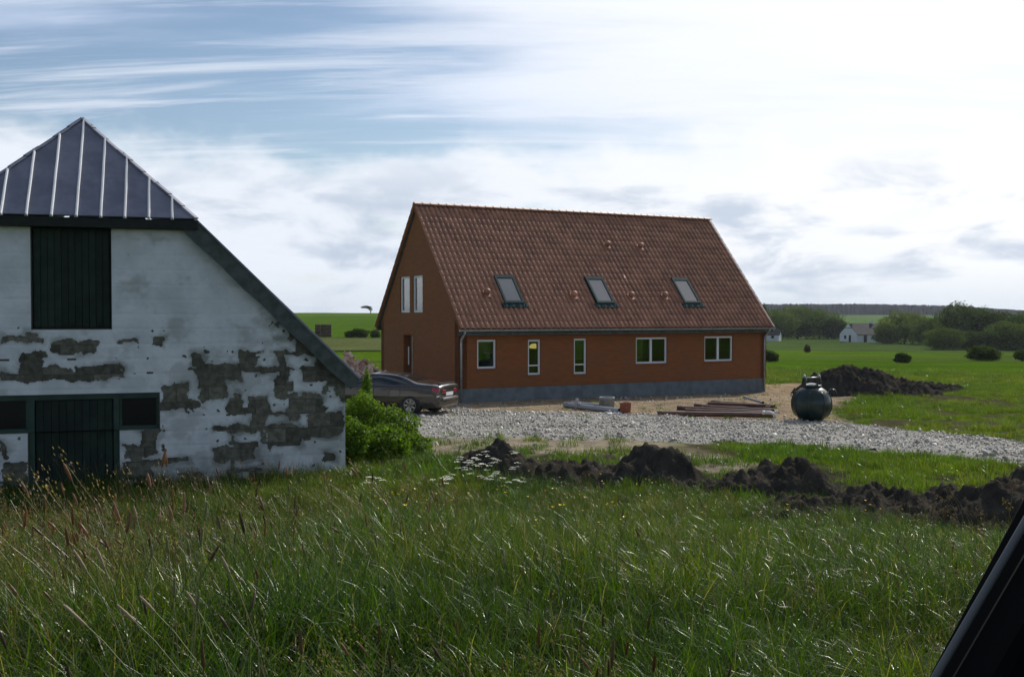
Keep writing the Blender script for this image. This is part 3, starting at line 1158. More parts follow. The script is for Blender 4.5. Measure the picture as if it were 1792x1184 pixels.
YY = -.012 + .006 * np.exp(-(joint / .02) ** 2) - .008 * fbm(UX * 1.5, UZ * 1.5, 4, 99) - .003 * fbm(UX * 8, UZ * 8, 2, 98)
YY = np.minimum(YY, -.0065)
wornf = np.clip(sst(pf + .10 * fbm(UX * 4, UZ * 4, 4, 93), -.10, .03) * .55 + .32 * sst(fbm(UX * 1.6, UZ * 2.2, 5, 94, .62) + .35 * dens / .09 - .25, .15, .5)
                + .30 * (1 - sst(UZ, 0, .9)) * sst(fbm(UX * 2, UZ * 2, 3, 97), -.2, .2), 0, .75)
limecol = np.array([.66, .68, .69])[None] * (1 - wornf.ravel()[:, None]) + np.array([.17, .175, .14])[None] * wornf.ravel()[:, None]
npmesh('whitewash', np.stack([UX.ravel(), YY.ravel(), UZ.ravel()], -1), np.stack([i * ny + j, (i + 1) * ny + j, (i + 1) * ny + j + 1, i * ny + j + 1], -1),
       MAT['limewash'], bwall, True, limecol)
# side and rear walls
for sx in (-BW, 0):
    s_ = 1 if sx < 0 else -1
    MB().box(min(sx, sx + s_ * .34), max(sx, sx + s_ * .34), .37, BDEP, -.25, 2.15).build('side_wall', MAT['sidewash'], barn)
MB().add([(-BW, BDEP, -.2), (0, BDEP, -.2), (0, BDEP, 2.1), (-BS0, BDEP, 7.1), (-BW, BDEP, 2.1)], [(0, 1, 2, 3, 4)]).build('gable_wall', MAT['sidewash'], barn)


def planks(name, x0, x1, z0, z1, y, n, mat, parent, th=.03):
    wd = (x1 - x0) / n
    for k in range(n):
        yo = random.uniform(-.006, .006)
        MB().box(x0 + k * wd + .005, x0 + (k + 1) * wd - .005, y + yo, y + yo + th, z0 + random.uniform(0, .015), z1).build(name, mat, parent)


# loading hatch
hr = MB().box(hatch[0] + .002, hatch[1] - .002, .11, .14, hatch[2] + .002, hatch[3] - .002).build('hatch', MAT['tarboard'], barn)
planks('plank', hatch[0] + .03, hatch[1] - .03, hatch[2] + .03, hatch[3] - .02, .06, 11, MAT['green_board'], hr)
# door with side lights
dz0, dz1 = -.15, wide[3] - .10
fr = MB()
for (a, b_) in ((door[0], door[0] + .10), (door[1] - .10, door[1])):
    fr.box(a, b_, .05, .16, dz0, wide[3] - .1)
fr.box(wide[0], wide[1], .04, .17, wide[3] - .1, wide[3] - .003)
fr.box(wide[0], door[0] - .003, .05, .16, wide[2] + .003, wide[2] + .07)
fr.box(door[1] + .003, wide[1], .05, .16, wide[2] + .003, wide[2] + .07)
fr.build('door_frame', MAT['green_post'], barn)
dd = MB().box(door[0] + .11, door[1] - .11, .13, .16, dz0, dz1).build('door', MAT['tarboard'], barn)
planks('plank', door[0] + .12, door[1] - .12, dz0, dz1 - .02, .09, 10, MAT['green_board'], dd)
for (a, b_) in ((wide[0], door[0]), (door[1], wide[1])):
    wn = MB()
    for q in ((a + .004, a + .05, wide[2] + .075, wide[3] - .105), (b_ - .05, b_ - .004, wide[2] + .075, wide[3] - .105)):
        wn.box(q[0], q[1], .08, .13, q[2], q[3])
    wno = wn.build('window', MAT['green_post'], barn)
    MB().box(a + .052, b_ - .052, .11, .12, wide[2] + .075, wide[3] - .105).build('pane', MAT['dark_pane'], wno)
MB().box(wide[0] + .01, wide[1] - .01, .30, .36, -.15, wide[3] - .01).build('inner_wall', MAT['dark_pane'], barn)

# roof: half hip in front, main slopes behind
OV = .22
def bz(x):
    return BAPEX - BSLOPE * abs(x + BS0)
hipx = (BAPEX - BHIP) / BSLOPE                              # half width of the hip foot
EX = 5.1 + .26                                              # half width at the eaves
for s_ in (-1, 1):
    poly = [(-BS0, BHT, BAPEX), (-BS0 + s_ * hipx, -OV, BHIP), (-BS0 + s_ * EX, -OV, bz(-BS0 + EX)), (-BS0 + s_ * EX, BDEP + .2, bz(-BS0 + EX)), (-BS0, BDEP + .2, BAPEX)]
    m = MB()
    m.prism(poly, (0, 0, -.05))
    sl = m.build('roof_slope', MAT['sheet'], barn, fixn=True)
    # standing ribs of the slope
    yv = .5
    while yv < BDEP:
        t0 = max(0.0, (BHT - yv) / (BHT + OV))
        xa = t0 * hipx
        MB().beam((-BS0 + s_ * xa, yv, bz(-BS0 + xa) + .03), (-BS0 + s_ * EX, yv, bz(-BS0 + EX) + .03), .04, .06).build('rib', MAT['rib'], sl)
        yv += .62
    # bargeboard under the verge
    p0 = Vector((-BS0 + s_ * (hipx - .05), -OV + .02, BHIP - .02))
    p1 = Vector((-BS0 + s_ * (EX + .02), -OV + .02, bz(-BS0 + EX) - .05))
    pd = (p1 - p0).normalized()
    dn = Vector((pd.z, 0, -pd.x)) if s_ > 0 else Vector((-pd.z, 0, pd.x))
    if dn.z > 0:
        dn = -dn
    m = MB()
    nseg = 14
    for q in range(nseg):
        a = p0 + (p1 - p0) * q / nseg
        b_ = p0 + (p1 - p0) * (q + 1) / nseg
        w0, w1 = .29 + .012 * math.sin(q * 1.7), .29 + .012 * math.sin((q + 1) * 1.7)
        m.prism([a, b_, b_ + dn * w1, a + dn * w0], (0, .05, 0))
    m.build('bargeboard', MAT['fascia'], barn, fixn=True)
    MB().beam(p0 + Vector((0, .03, .035)), p1 + Vector((0, .03, .035)), .10, .025).build('verge_gleam_strip', MAT['zinc'], barn)  # added pale strip imitating sunlight along the roof edge
    MB().prism([p0 + Vector((0, .05, -.01)), p1 + Vector((0, .05, -.01)), p1 + Vector((0, .05, -.01)) + dn * .04, p0 + Vector((0, .05, -.01)) + dn * .04],
               (0, .3, 0)).build('soffit', MAT['tarboard'], barn, fixn=True)
# hip: sheets between ribs
hx = lambda t: hipx * (1 - t)
def hp(x, t):        # t from foot to apex
    return Vector((-BS0 + x, -OV + (BHT + OV) * t, BHIP + (BAPEX - BHIP) * t))
hn = Vector((0, -(BAPEX - BHIP), BHT + OV)).normalized()
rib_x = []
xx = bl(137, 380)[0] + BS0
while xx > -hipx + .12:
    xx -= .428
xx += .428
while xx < hipx - .05:
    rib_x.append(xx)
    xx += .428
edges = [-hipx - .02] + rib_x + [hipx + .02]
for a, b_ in zip(edges[:-1], edges[1:]):
    a_, c_ = max(a, -hipx), min(b_, hipx)
    ta, tb = 1 - abs(a_) / hipx, 1 - abs(c_) / hipx
    pts = [hp(a_, 0), hp(c_, 0), hp(c_, tb)]
    if a_ < 0 < c_:
        pts.append(hp(0, 1))
    pts.append(hp(a_, ta))
    if (pts[0] - pts[-1]).length < 1e-4:
        pts.pop()
    MB().prism([p + hn * .012 for p in pts], hn * -.03).build('roof_sheet', MAT['sheet'], barn, fixn=True)
for x in rib_x:
    t = 1 - abs(x) / hipx
    n_ = max(2, int(t * 8))
    m = MB()
    for q in range(n_):
        w0 = x + .002 * math.sin(q * 2.3 + x * 5)
        w1 = x + .002 * math.sin((q + 1) * 2.3 + x * 5)
        p, r_ = hp(w0, -.015 + t * q / n_), hp(w1, -.015 + t * (q + 1) / n_)
        u = hn * .06
        a1, b1 = Vector((.030, 0, 0)), Vector((.012, 0, 0))
        base = [p - a1, p + a1, p + b1 + u, p - b1 + u]
        top_ = [r_ - a1, r_ + a1, r_ + b1 + u, r_ - b1 + u]
        m.add(base + top_, [(0, 1, 5, 4), (1, 2, 6, 5), (2, 3, 7, 6), (3, 0, 4, 7)] + ([(0, 3, 2, 1)] if q == 0 else []) + ([(4, 5, 6, 7)] if q == n_ - 1 else []))
    m.build('rib', MAT['rib'], barn, fixn=True)
for s_ in (-1, 1):
    m = MB()
    nn = 9
    for q in range(nn):
        t0, t1 = q / nn, (q + 1) / nn
        up = Vector((0, 0, .02 + .010 * ((q * 7) % 3 - 1)))
        m.beam(hp(s_ * hx(t0), t0) + up, hp(s_ * hx(t1), t1) + up * .75, .10, .03)
    m.build('hip_cap', MAT['sheet'], barn)
MB().box(-BS0 - hipx - .02, -BS0 + hipx + .02, -OV - .02, -.005, BHIP - .21, BHIP - .035).build('eave_board', MAT['tarboard'], barn)
MB().box(-BS0 - .14, -BS0 + .14, BHT + .45, BDEP + .2, BAPEX - .05, BAPEX + .005).build('ridge_cap', MAT['sheet'], barn)

# ------------------------------------------------------------------ heaps of soil
def mound(name, label, cat, pts, mat, seed, group=None, rough=.27, clods=0, parent_kind=None, step=.055):
    """pts: list of (x, y, height, radius) bumps; a lumpy heap standing on the ground, sunk at its rim"""
    x0, x1 = min(p[0] - p[3] * 1.9 for p in pts), max(p[0] + p[3] * 1.9 for p in pts)
    y0, y1 = min(p[1] - p[3] * 1.6 for p in pts), max(p[1] + p[3] * 1.6 for p in pts)
    X, Y = np.meshgrid(np.arange(x0, x1, step), np.arange(y0, y1, step), indexing='ij')
    H = np.zeros_like(X)
    for (cx, cy, h, r) in pts:
        q = np.hypot(X - cx, (Y - cy) * 1.25) / (r * 1.3)
        H = np.maximum(H, h * np.clip(1 - q ** 1.7, 0, 1) ** 1.15 * (1 + .25 * vn(X * 1.1 / r, Y * 1.1 / r, seed + 5)))
    m0 = sst(H, 0, .12)
    n = fbm(X * 1.6, Y * 1.6, 5, seed, .62)
    lump = np.abs(fbm(X * 4.2, Y * 4.2, 3, seed + 3, .6))
    H = H + m0 * rough * (n + .7 * lump + .35 * vn(X * 11, Y * 11, seed + 8) + .2 * vn(X * 19, Y * 19, seed + 9))
    keep = H > .012
    base = np.array([np.mean([p[0] for p in pts]), np.mean([p[1] for p in pts])])
    bz_ = gz(base[0], base[1])
    Z = ground_z(X, Y) + H - .03 - bz_
    nx, ny = X.shape
    cell = keep[:-1, :-1] | keep[1:, :-1] | keep[1:, 1:] | keep[:-1, 1:]
    i, j = np.nonzero(cell)
    f = np.stack([i * ny + j, (i + 1) * ny + j, (i + 1) * ny + j + 1, i * ny + j + 1], -1)
    V = np.stack([X.ravel() - base[0], Y.ravel() - base[1], Z.ravel()], -1)
    o = npmesh(name, V, f, mat, None, True)
    o.location = (base[0], base[1], bz_)
    if label:
        tag(o, label, cat, group)
    sel = np.argwhere(H > .06)
    if clods and len(sel):
        r2 = np.random.default_rng(seed)
        vs, fs, k = [], [], 0
        oct_ = np.array([(1, 0, 0), (-1, 0, 0), (0, 1, 0), (0, -1, 0), (0, 0, 1), (0, 0, -1)], float)
        of = np.array([(0, 2, 4), (2, 1, 4), (1, 3, 4), (3, 0, 4), (2, 0, 5), (1, 2, 5), (3, 1, 5), (0, 3, 5)])
        for q in r2.integers(0, len(sel), clods):
            a, b_ = sel[q]
            s_ = r2.uniform(.015, .045) * r2.uniform(.6, 1.2)
            vs.append(oct_ * s_ * r2.uniform(.6, 1.3, (6, 1)) + np.array([X[a, b_] - base[0], Y[a, b_] - base[1], Z[a, b_] + s_ * .2]))
            fs.append(of + k)
            k += 6
        c = npmesh('clod_cover', np.concatenate(vs), np.concatenate(fs), mat, o)
        tag(c, kind='stuff')
    return o


def GP(px, py, h, r):
    p = G(px, py)
    return (p.x, p.y, h, r)


mound('soil_heap', 'long dark soil heap in the meadow behind the round green tank', 'soil heap',
      [GP(1436, 686, .75, .9), GP(1478, 690, 1.2, 1.75), GP(1515, 690, .95, 2.0), GP(1560, 688, .6, 1.8), GP(1600, 685, .35, 1.6), GP(1640, 683, .2, 1.2)], MAT['soil'], 11)
mound('soil_heap', 'largest dug soil heap between the tall grass and the gravel track', 'soil heap',
      [GP(1070, 845, .42, 1.0), GP(1125, 848, .66, .85), GP(1165, 850, .64, .75), GP(1020, 846, .34, .9), GP(965, 845, .28, .8), GP(1210, 856, .30, .8), GP(1255, 862, .2, .6)], MAT['soil'], 12)
mound('soil_heap', 'soil heap with a steep end beside the green strip of turf', 'soil heap',
      [GP(1398, 858, .58, .55), GP(1345, 860, .40, .8), GP(1295, 862, .34, .7), GP(1425, 864, .38, .45), GP(1370, 862, .44, .6)], MAT['soil'], 13)
mound('soil_heap', 'low soil heap behind the white flowering weeds', 'soil heap',
      [GP(870, 826, .52, .75), GP(835, 820, .30, .6), GP(930, 838, .36, .75), GP(975, 845, .25, .6)], MAT['soil'], 14)
mound('soil_heap', 'flat spread of dug soil with weeds in front of the steep soil heap', 'soil heap',
      [GP(1480, 905, .30, 1.2), GP(1560, 900, .36, 1.3), GP(1640, 900, .30, 1.0), GP(1420, 908, .18, .9)], MAT['soil'], 15)
mound('soil_heap', 'tall soil bank rising beside the dark car pillar', 'soil heap',
      [GP(1790, 935, .75, 1.3), GP(1730, 925, .50, .9), GP(1860, 935, 1.0, 1.5), GP(1700, 905, .40, .55), GP(1950, 940, 1.0, 1.6)], MAT['soil'], 16)
# rubble by the corner of the brick house
MAT['rubble'] = principled('brick_rubble', (.52, .37, .29), .9, col2=(.33, .20, .14), vscale=4, rand=.35, bump=.01, bscale=20)
rub = mound('rubble_heap', 'pale pink heap of broken bricks beside the grey car', 'rubble heap',
            [(-6.1, 39.2, 1.55, 1.05), (-5.5, 39.5, 1.45, .9), (-6.9, 39.0, 1.35, 1.1), (-5.05, 39.9, 1.35, .7)], MAT['rubble'], 17, clods=0, rough=.35)
bm_ = []
for k in range(4):
    m = MB()
    m.box(-.11, .11, -.055, .055, -.033, .033)
    me = m.mesh('broken_brick')
    for v in me.vertices:
        v.co *= random.uniform(.75, 1.35)
    me.materials.append(MAT['rubble'])
    bm_.append(me)
rv = [v.co.copy() for v in rub.data.vertices]
hi = [v for v in rv if v.z > .25 and v.y < .2]
for k in range(90):
    p = random.choice(hi)
    o = bpy.data.objects.new('broken_brick', random.choice(bm_))
    COL.objects.link(o)
    o.parent = rub
    o.location = (p.x, p.y, p.z + .03)
    o.rotation_euler = [random.uniform(-1, 1), random.uniform(-1, 1), random.uniform(0, 6)]
    s_ = random.uniform(.8, 1.5)
    o.scale = (s_, s_, s_)

# ------------------------------------------------------------------ the parked car
MAT['paint'] = principled('bronze_paint', (.036, .034, .031), .24, metal=.3, spec=.6, coat=.9)
MAT['carglass'] = principled('car_glass', (.012, .014, .016), .06, spec=.8, coat=.3)
MAT['tyre'] = principled('tyre_rubber', (.014, .014, .014), .85)
MAT['alloy'] = principled('alloy', (.40, .41, .42), .35, metal=.8)
MAT['redlight'] = principled('tail_light', (.32, .015, .018), .18, coat=.6)
MAT['chrome'] = principled('chrome', (.75, .75, .76), .12, metal=1.0)
MAT['blackplastic'] = principled('black_plastic', (.012, .012, .013), .6)


def catmull(P, t):
    """P (n,...) sampled at t in [0,n-1]"""
    n = len(P)
    t = np.clip(np.asarray(t, float), 0, n - 1 - 1e-9)
    i = np.floor(t).astype(int)
    f = (t - i).reshape((-1,) + (1,) * (P.ndim - 1))
    p0, p1, p2, p3 = P[np.clip(i - 1, 0, n - 1)], P[i], P[np.clip(i + 1, 0, n - 1)], P[np.clip(i + 2, 0, n - 1)]
    return .5 * (2 * p1 + (p2 - p0) * f + (2 * p0 - 5 * p1 + 4 * p2 - p3) * f ** 2 + (3 * p1 - p0 - 3 * p2 + p3) * f ** 3)


# station: x, half width, sill z, belt z, top half width, top z, crown
ST = [(-2.33, .70, .42, .84, .52, .88, .01), (-2.30, .80, .30, .90, .60, .945, .02), (-2.12, .86, .24, .925, .64, 1.00, .02), (-1.72, .885, .21, .93, .66, 1.02, .02),
      (-1.42, .89, .20, .93, .66, 1.05, .02), (-.98, .89, .19, .925, .60, 1.26, .02), (-.58, .89, .19, .92, .565, 1.365, .025), (0.0, .89, .19, .91, .57, 1.40, .03),
      (.42, .89, .19, .90, .57, 1.37, .03), (.85, .89, .19, .895, .62, 1.16, .03), (1.25, .885, .19, .88, .66, .98, .03), (1.75, .87, .20, .82, .63, .89, .03),
      (2.15, .82, .24, .72, .58, .78, .02), (2.32, .70, .36, .62, .46, .66, .01)]
rows = []
for (x, hw, zs, zb, wt, zt, cr) in ST:
    zt = zt if zt < 1.06 else 1.04 + (zt - 1.04) * .64
    zm = zs + (zb - zs) * .55
    rows.append([(x, 0, zs), (x, hw * .80, zs), (x, hw * .95, zs + .07), (x, hw, zm - .05), (x, hw * .995, zm + .10), (x, hw * .93, zb), (x, wt, zt), (x, wt * .62, zt + cr), (x, 0, zt + cr * 1.5)])
ROWS = np.array(rows)
def car_surf(u, v):
    a = np.array([catmull(ROWS[:, k, :], u) for k in range(9)])       # (9, nu, 3)
    out = catmull(np.transpose(a, (0, 1, 2)), v)                        # (nv, nu, 3)
    return out
def car_patch(name, u0, u1, v0, v1, mat, parent, off=.006, nu=14, nv=8, side=1, mirror=False):
    U, V = np.linspace(u0, u1, nu), np.linspace(v0, v1, nv)
    S = car_surf(U, V)
    du = np.gradient(S, axis=1)
    dv = np.gradient(S, axis=0)
    nn_ = np.cross(du, dv)
    nn_ /= np.linalg.norm(nn_, axis=2, keepdims=True) + 1e-9
    if nn_[..., 1].mean() < 0 and abs(nn_[..., 1].mean()) > .1 or nn_[..., 2].mean() < -.3:
        nn_ = -nn_
    S = S + nn_ * off
    parts = [S]
    V_, F_ = [], []
    if mirror:
        S2 = S.copy()
        S2[..., 1] *= -1
        S = np.concatenate([S, S2[::-1][1:]], 0)
    elif side < 0:
        S = S.copy()
        S[..., 1] *= -1
    a, b_ = S.shape[:2]
    i, j = np.meshgrid(np.arange(a - 1), np.arange(b_ - 1), indexing='ij')
    f = np.stack([i * b_ + j, i * b_ + j + 1, (i + 1) * b_ + j + 1, (i + 1) * b_ + j], -1).reshape(-1, 4)
    return npmesh(name, S.reshape(-1, 3), f, mat, parent, True)


PHI = R(22)
rw = Vector((-3.27, 34.1, 0))
fwd = Vector((-math.cos(PHI), math.sin(PHI), 0))
lft = Vector((-math.sin(PHI), -math.cos(PHI), 0))
RWX, FWX, TR = -1.33, 1.37, .76
c0 = rw - fwd * RWX - lft * TR
car = empty('parked_car', (c0.x, c0.y, gz(c0.x, c0.y) + .03), math.atan2(fwd.y, fwd.x), 'bronze grey sedan parked at the gable end of the brick house', 'car')
body = car_patch('body', 0, len(ST) - 1, 0, 8, MAT['paint'], car, 0, 110, 60, mirror=True)
for xs_, fl_ in ((0, 0), (len(ST) - 1, 1)):
    pr = car_surf(np.array([float(xs_)]), np.linspace(0, 8, 40))[:, 0]
    poly = [tuple(p) for p in pr] + [(p[0], -p[1], p[2]) for p in pr[::-1]]
    MB().add(poly, [tuple(range(len(poly)))]).build('bumper_face', MAT['paint'], car)
for s_ in (1, -1):
    car_patch('side_window', 5.15, 6.95, 5.14, 5.88, MAT['carglass'], car, .006, side=s_)
    car_patch('side_window', 7.08, 8.75, 5.14, 5.88, MAT['carglass'], car, .006, side=s_)
    car_patch('tail_light', .35, 2.0, 4.25, 4.85, MAT['redlight'], car, .012, side=s_)
    car_patch('door_seam', 7.0, 7.03, 2.6, 5.0, MAT['blackplastic'], car, .003, 3, 10, side=s_)
    car_patch('door_seam', 5.0, 5.03, 3.2, 5.0, MAT['blackplastic'], car, .003, 3, 10, side=s_)
car_patch('rear_window', 4.15, 5.75, 6.25, 8, MAT['carglass'], car, .006, mirror=True)
car_patch('windscreen', 8.3, 9.85, 6.2, 8, MAT['carglass'], car, .006, mirror=True)
car_patch('bumper_trim', .12, 1.3, 3.1, 3.5, MAT['chrome'], car, .02, mirror=False, side=1)
car_patch('bumper_trim', .12, 1.3, 3.1, 3.5, MAT['chrome'], car, .02, mirror=False, side=-1)
MB().box(-2.40, -2.325, -.56, .56, .50, .575).build('bumper_trim', MAT['chrome'], car, bevel=.02)
MB().box(-2.345, -2.325, -.26, .26, .62, .73).build('number_plate', MAT['white'], car)
MB().box(-2.345, -2.32, -.52, -.28, .70, .82).build('tail_light', MAT['redlight'], car, bevel=.01)
MB().box(-2.345, -2.32, .28, .52, .70, .82).build('tail_light', MAT['redlight'], car, bevel=.01)
MB().box(-2.25, -2.13, -.56, .56, 1.012, 1.035).build('boot_lip', MAT['paint'], car, bevel=.01)
for xw in (RWX, FWX):
    for s_ in (1, -1):
        y = s_ * TR
        MB().lathe([(.37, y - .06), (.372, y + s_ * .125)], 28, (xw, 0, .32), 'y').build('wheel_arch', MAT['blackplastic'], car, True)
        wh = MB().lathe([(.20, y - .10), (.30, y - .10), (.318, y - .07), (.318, y + .10), (.30, y + .135), (.205, y + .137)] if s_ > 0 else
                        [(.20, y + .10), (.30, y + .10), (.318, y + .07), (.318, y - .10), (.30, y - .135), (.205, y - .137)], 28, (xw, 0, .318), 'y').build('wheel', MAT['tyre'], car, True)
        rim = MB()
        yo = y + s_ * .125
        rim.lathe([(.215, yo + s_ * .012), (.19, yo + s_ * .008), (.185, yo - s_ * .03)], 28, (xw, 0, .318), 'y')
        for q in range(7):
            a = q * 2 * math.pi / 7
            rim.beam((xw + .03 * math.cos(a), yo, .318 + .03 * math.sin(a)), (xw + .195 * math.cos(a), yo + s_ * .01, .318 + .195 * math.sin(a)), .045, .018, (0, 1, 0))
        rim.build('rim', MAT['alloy'], wh)
for s_ in (1, -1):
    m = MB()
    m.lathe([(0, -.05), (.07, -.045), (.085, 0), (.06, .05), (0, .06)], 12, (.95, s_ * .98, .98), 'x')
    m.build('mirror', MAT['paint'], car, True)
for s_ in (1, -1):
    for xx in (-.35, .62):
        MB().beam((xx - .09, s_ * .893, .80), (xx + .09, s_ * .893, .80), .02, .03).build('door_handle', MAT['paint'], car, bevel=.008)

# ------------------------------------------------------------------ the round green tank
tp = G(1421, 737)
tank = empty('septic_tank', tp, R(12), 'round dark green plastic tank with lifting lugs standing beside the gravel track', 'tank')
MAT['tank'] = principled('tank_plastic', (.007, .022, .018), .36, spec=.4, var=.3, vscale=5, coat=.15)
prof = [(.0, -.02), (.36, -.02), (.42, .0)]
for i in range(19):
    a = -1.02 + i * (2.12 / 18)
    prof.append((.60 * math.cos(a) ** .85, .54 + .56 * math.sin(a)))
prof += [(.275, 1.06), (.27, 1.12)]
tb = MB().lathe(prof, 40)
tb.build('tank_body', MAT['tank'], tank, True)
body_ = tank.children[0]
for q in range(8):            # moulded vertical ribs
    a = q * math.pi / 4 + .2
    pts, rr = [], []
    for i in range(11):
        t = -.75 + i * .15
        r_ = .602 * math.cos(t) ** .85
        pts.append((r_ * math.cos(a), r_ * math.sin(a), .54 + .56 * math.sin(t)))
    MB().tube(pts, .022, 6).build('rib', MAT['tank'], body_, True)
nk = MB()
nk.lathe([(.27, 1.06), (.30, 1.07), (.30, 1.12), (.27, 1.13), (.255, 1.13), (.25, 1.07)], 32)
nk.build('neck', MAT['tank'], tank, True)
ld = MB().lathe([(.255, 1.10)] + [(.25 * q / 8, 1.115 + .065 * (1 - (q / 8) ** 2)) for q in range(8, -1, -1)], 32)
ld.build('lid', principled('lid_plastic', (.02, .045, .04), .16, spec=1.0, coat=1.0), tank, True)
for s_ in (-1, 1):            # upright lug plates with a bar between them
    m = MB()
    m.prism([(s_ * .30, -.13, .98), (s_ * .30, .13, .98), (s_ * .265, .09, 1.36), (s_ * .265, -.09, 1.36)], (s_ * -.05, 0, 0))
    m.build('lifting_lug', MAT['tank'], tank, fixn=True, bevel=.015)
    MB().lathe([(0, -.045), (.045, -.04), (.05, .02), (.03, .06), (0, .065)], 12, (s_ * .245, 0, 1.38)).build('lug_cap', MAT['zinc'], tank, True)
MB().tube([(-.245, 0, 1.345), (.245, 0, 1.345)], .024, 10).build('lifting_bar', MAT['zinc'], tank, True)
m = MB()
m.tube([(.44, -.2, .86), (.54, -.24, .98), (.62, -.27, .96), (.66, -.28, .86)], [.045, .05, .045, .04], 10)
m.build('pipe_stub', MAT['tank'], tank, True)

# ------------------------------------------------------------------ building materials on the ground
MAT['pvc'] = principled('grey_pvc', (.33, .35, .38), .35, var=.15)
MAT['rust'] = principled('brown_pvc', (.135, .062, .044), .5, var=.35, vscale=3)
MAT['clay'] = principled('orange_clay', (.26, .075, .040), .7, var=.2)
MAT['concrete'] = principled('concrete', (.30, .31, .31), .9, var=.25, vscale=8, bump=.005)


def pipe(name, label, cat, a, b_, r, mat, group=None, sock=True, lift=0.0):
    pa, pb = G(*a), G(*b_)
    pa.z = gz(pa.x, pa.y) + r + lift
    pb.z = gz(pb.x, pb.y) + r + lift
    mid = (pa + pb) / 2
    mid.z -= r
    root = empty(name, mid, 0, label, cat, group)
    pa -= mid
    pb -= mid
    d = (pb - pa).normalized()
    n = 12
    # hollow tube: outer wall and dark inner wall
    m = MB().tube([pa, pb], r, n, cap=False)
    m.build('pipe_wall', mat, root, True)
    MB().tube([pa + d * .004, pb - d * .004], r * .86, n, cap=False).build('pipe_bore', MAT['blackplastic'], root, True)
    if sock:
        MB().tube([pa + d * .002, pa + d * .16], r * 1.16, n, cap=False).build('socket', mat, root, True)
    return root


pg = 'brown drain pipes lying beside the track'
pipe('drain_pipe', 'thick brown drain pipe lying along the edge of the gravel track', 'pipe', (1150, 728), (1356, 731), .085, MAT['rust'], pg)
pipe('drain_pipe', 'brown drain pipe lying second from the gravel edge', 'pipe', (1186, 717), (1350, 725), .07, MAT['rust'], pg)
pipe('drain_pipe', 'brown drain pipe lying in the middle of the brown pipe bundle', 'pipe', (1216, 712), (1352, 720), .06, MAT['rust'], pg)
pipe('drain_pipe', 'brown drain pipe lying nearest the house in the brown pipe bundle', 'pipe', (1246, 706), (1356, 714), .06, MAT['rust'], pg)
pipe('drain_pipe', 'brown drain pipe pushed close behind the thick pipe at the track edge', 'pipe', (1200, 722), (1353, 727), .07, MAT['rust'], pg)
pipe('drain_pipe', 'brown drain pipe wedged between the thinner pipes of the bundle', 'pipe', (1228, 714.5), (1355, 722), .065, MAT['rust'], pg)
pipe('drain_pipe', 'brown drain pipe wedged beside the one nearest the house', 'pipe', (1262, 709), (1350, 716.5), .06, MAT['rust'], pg)
pipe('drain_pipe', 'short brown drain pipe lying on top of the brown pipe bundle', 'pipe', (1240, 714), (1340, 718), .055, MAT['rust'], pg, lift=.11)
pipe('grey_pipe', 'thin grey pipe propped across the end of the brown pipes', 'pipe', (1303, 702), (1336, 712), .05, MAT['pvc'], None, lift=.1)
pipe('grey_pipe', 'long grey plastic pipe in front of the concrete well ring', 'pipe', (989, 713), (1085, 724), .095, MAT['pvc'])
pipe('grey_pipe', 'shorter grey plastic pipe lying behind the long grey pipe', 'pipe', (1000, 709), (1050, 713), .07, MAT['pvc'])
# upright stub of pipe
q = G(1009, 717)
stb = empty('pipe_branch', q, 0, 'pale upright pipe branch standing by the grey plastic pipes', 'pipe fitting')
MB().tube([(0, 0, 0), (0, 0, .30), (.02, 0, .40)], [.06, .06, .045], 12).build('stem', MAT['pvc'], stb, True)
MB().tube([(0, 0, .16), (.14, -.02, .22)], .05, 12).build('branch', MAT['pvc'], stb, True)
# concrete ring
q = G(1064.5, 720)
ring = empty('well_ring', (q.x, q.y + .5, gz(q.x, q.y + .5)), 0, 'round grey concrete well ring among the pipes by the house', 'concrete ring')
MB().lathe([(.26, 0), (.26, .40), (.275, .40), (.275, .46), (.25, .465), (.21, .46), (.20, .05), (0, .05)], 28).build('ring_wall', MAT['concrete'], ring, True)
# clay barrel
q = G(1095, 726)
bk = empty('bucket', q, 0, 'rust red clay bucket standing beside the concrete well ring', 'bucket')
MB().lathe([(.0, 0), (.15, 0), (.16, .02), (.185, .36), (.20, .37), (.20, .41), (.18, .41), (.155, .04), (0, .04)], 22).build('bucket_wall', MAT['clay'], bk, True)
MB().tube([(-.19, 0, .38), (-.14, -.10, .30), (0, -.185, .25), (.14, -.10, .30), (.19, 0, .38)], .008, 6).build('handle', MAT['zinc'], bk)


def lump(name, label, cat, px, py, r, mat, group=None, flatz=.6, seed=0):
    p = G(px, py)
    m = bmesh.new()
    bmesh.ops.create_icosphere(m, subdivisions=2, radius=r)
    r2 = random.Random(seed)
    for v in m.verts:
        v.co *= r2.uniform(.75, 1.2)
        v.co.z = v.co.z * flatz + r * flatz * .6
        v.co.x *= 1.4
    me = bpy.data.meshes.new(name)
    m.to_mesh(me)
    m.free()
    me.materials.append(mat)
    o = bpy.data.objects.new(name, me)
    COL.objects.link(o)
    o.location = p
    return tag(o, label, cat, group)


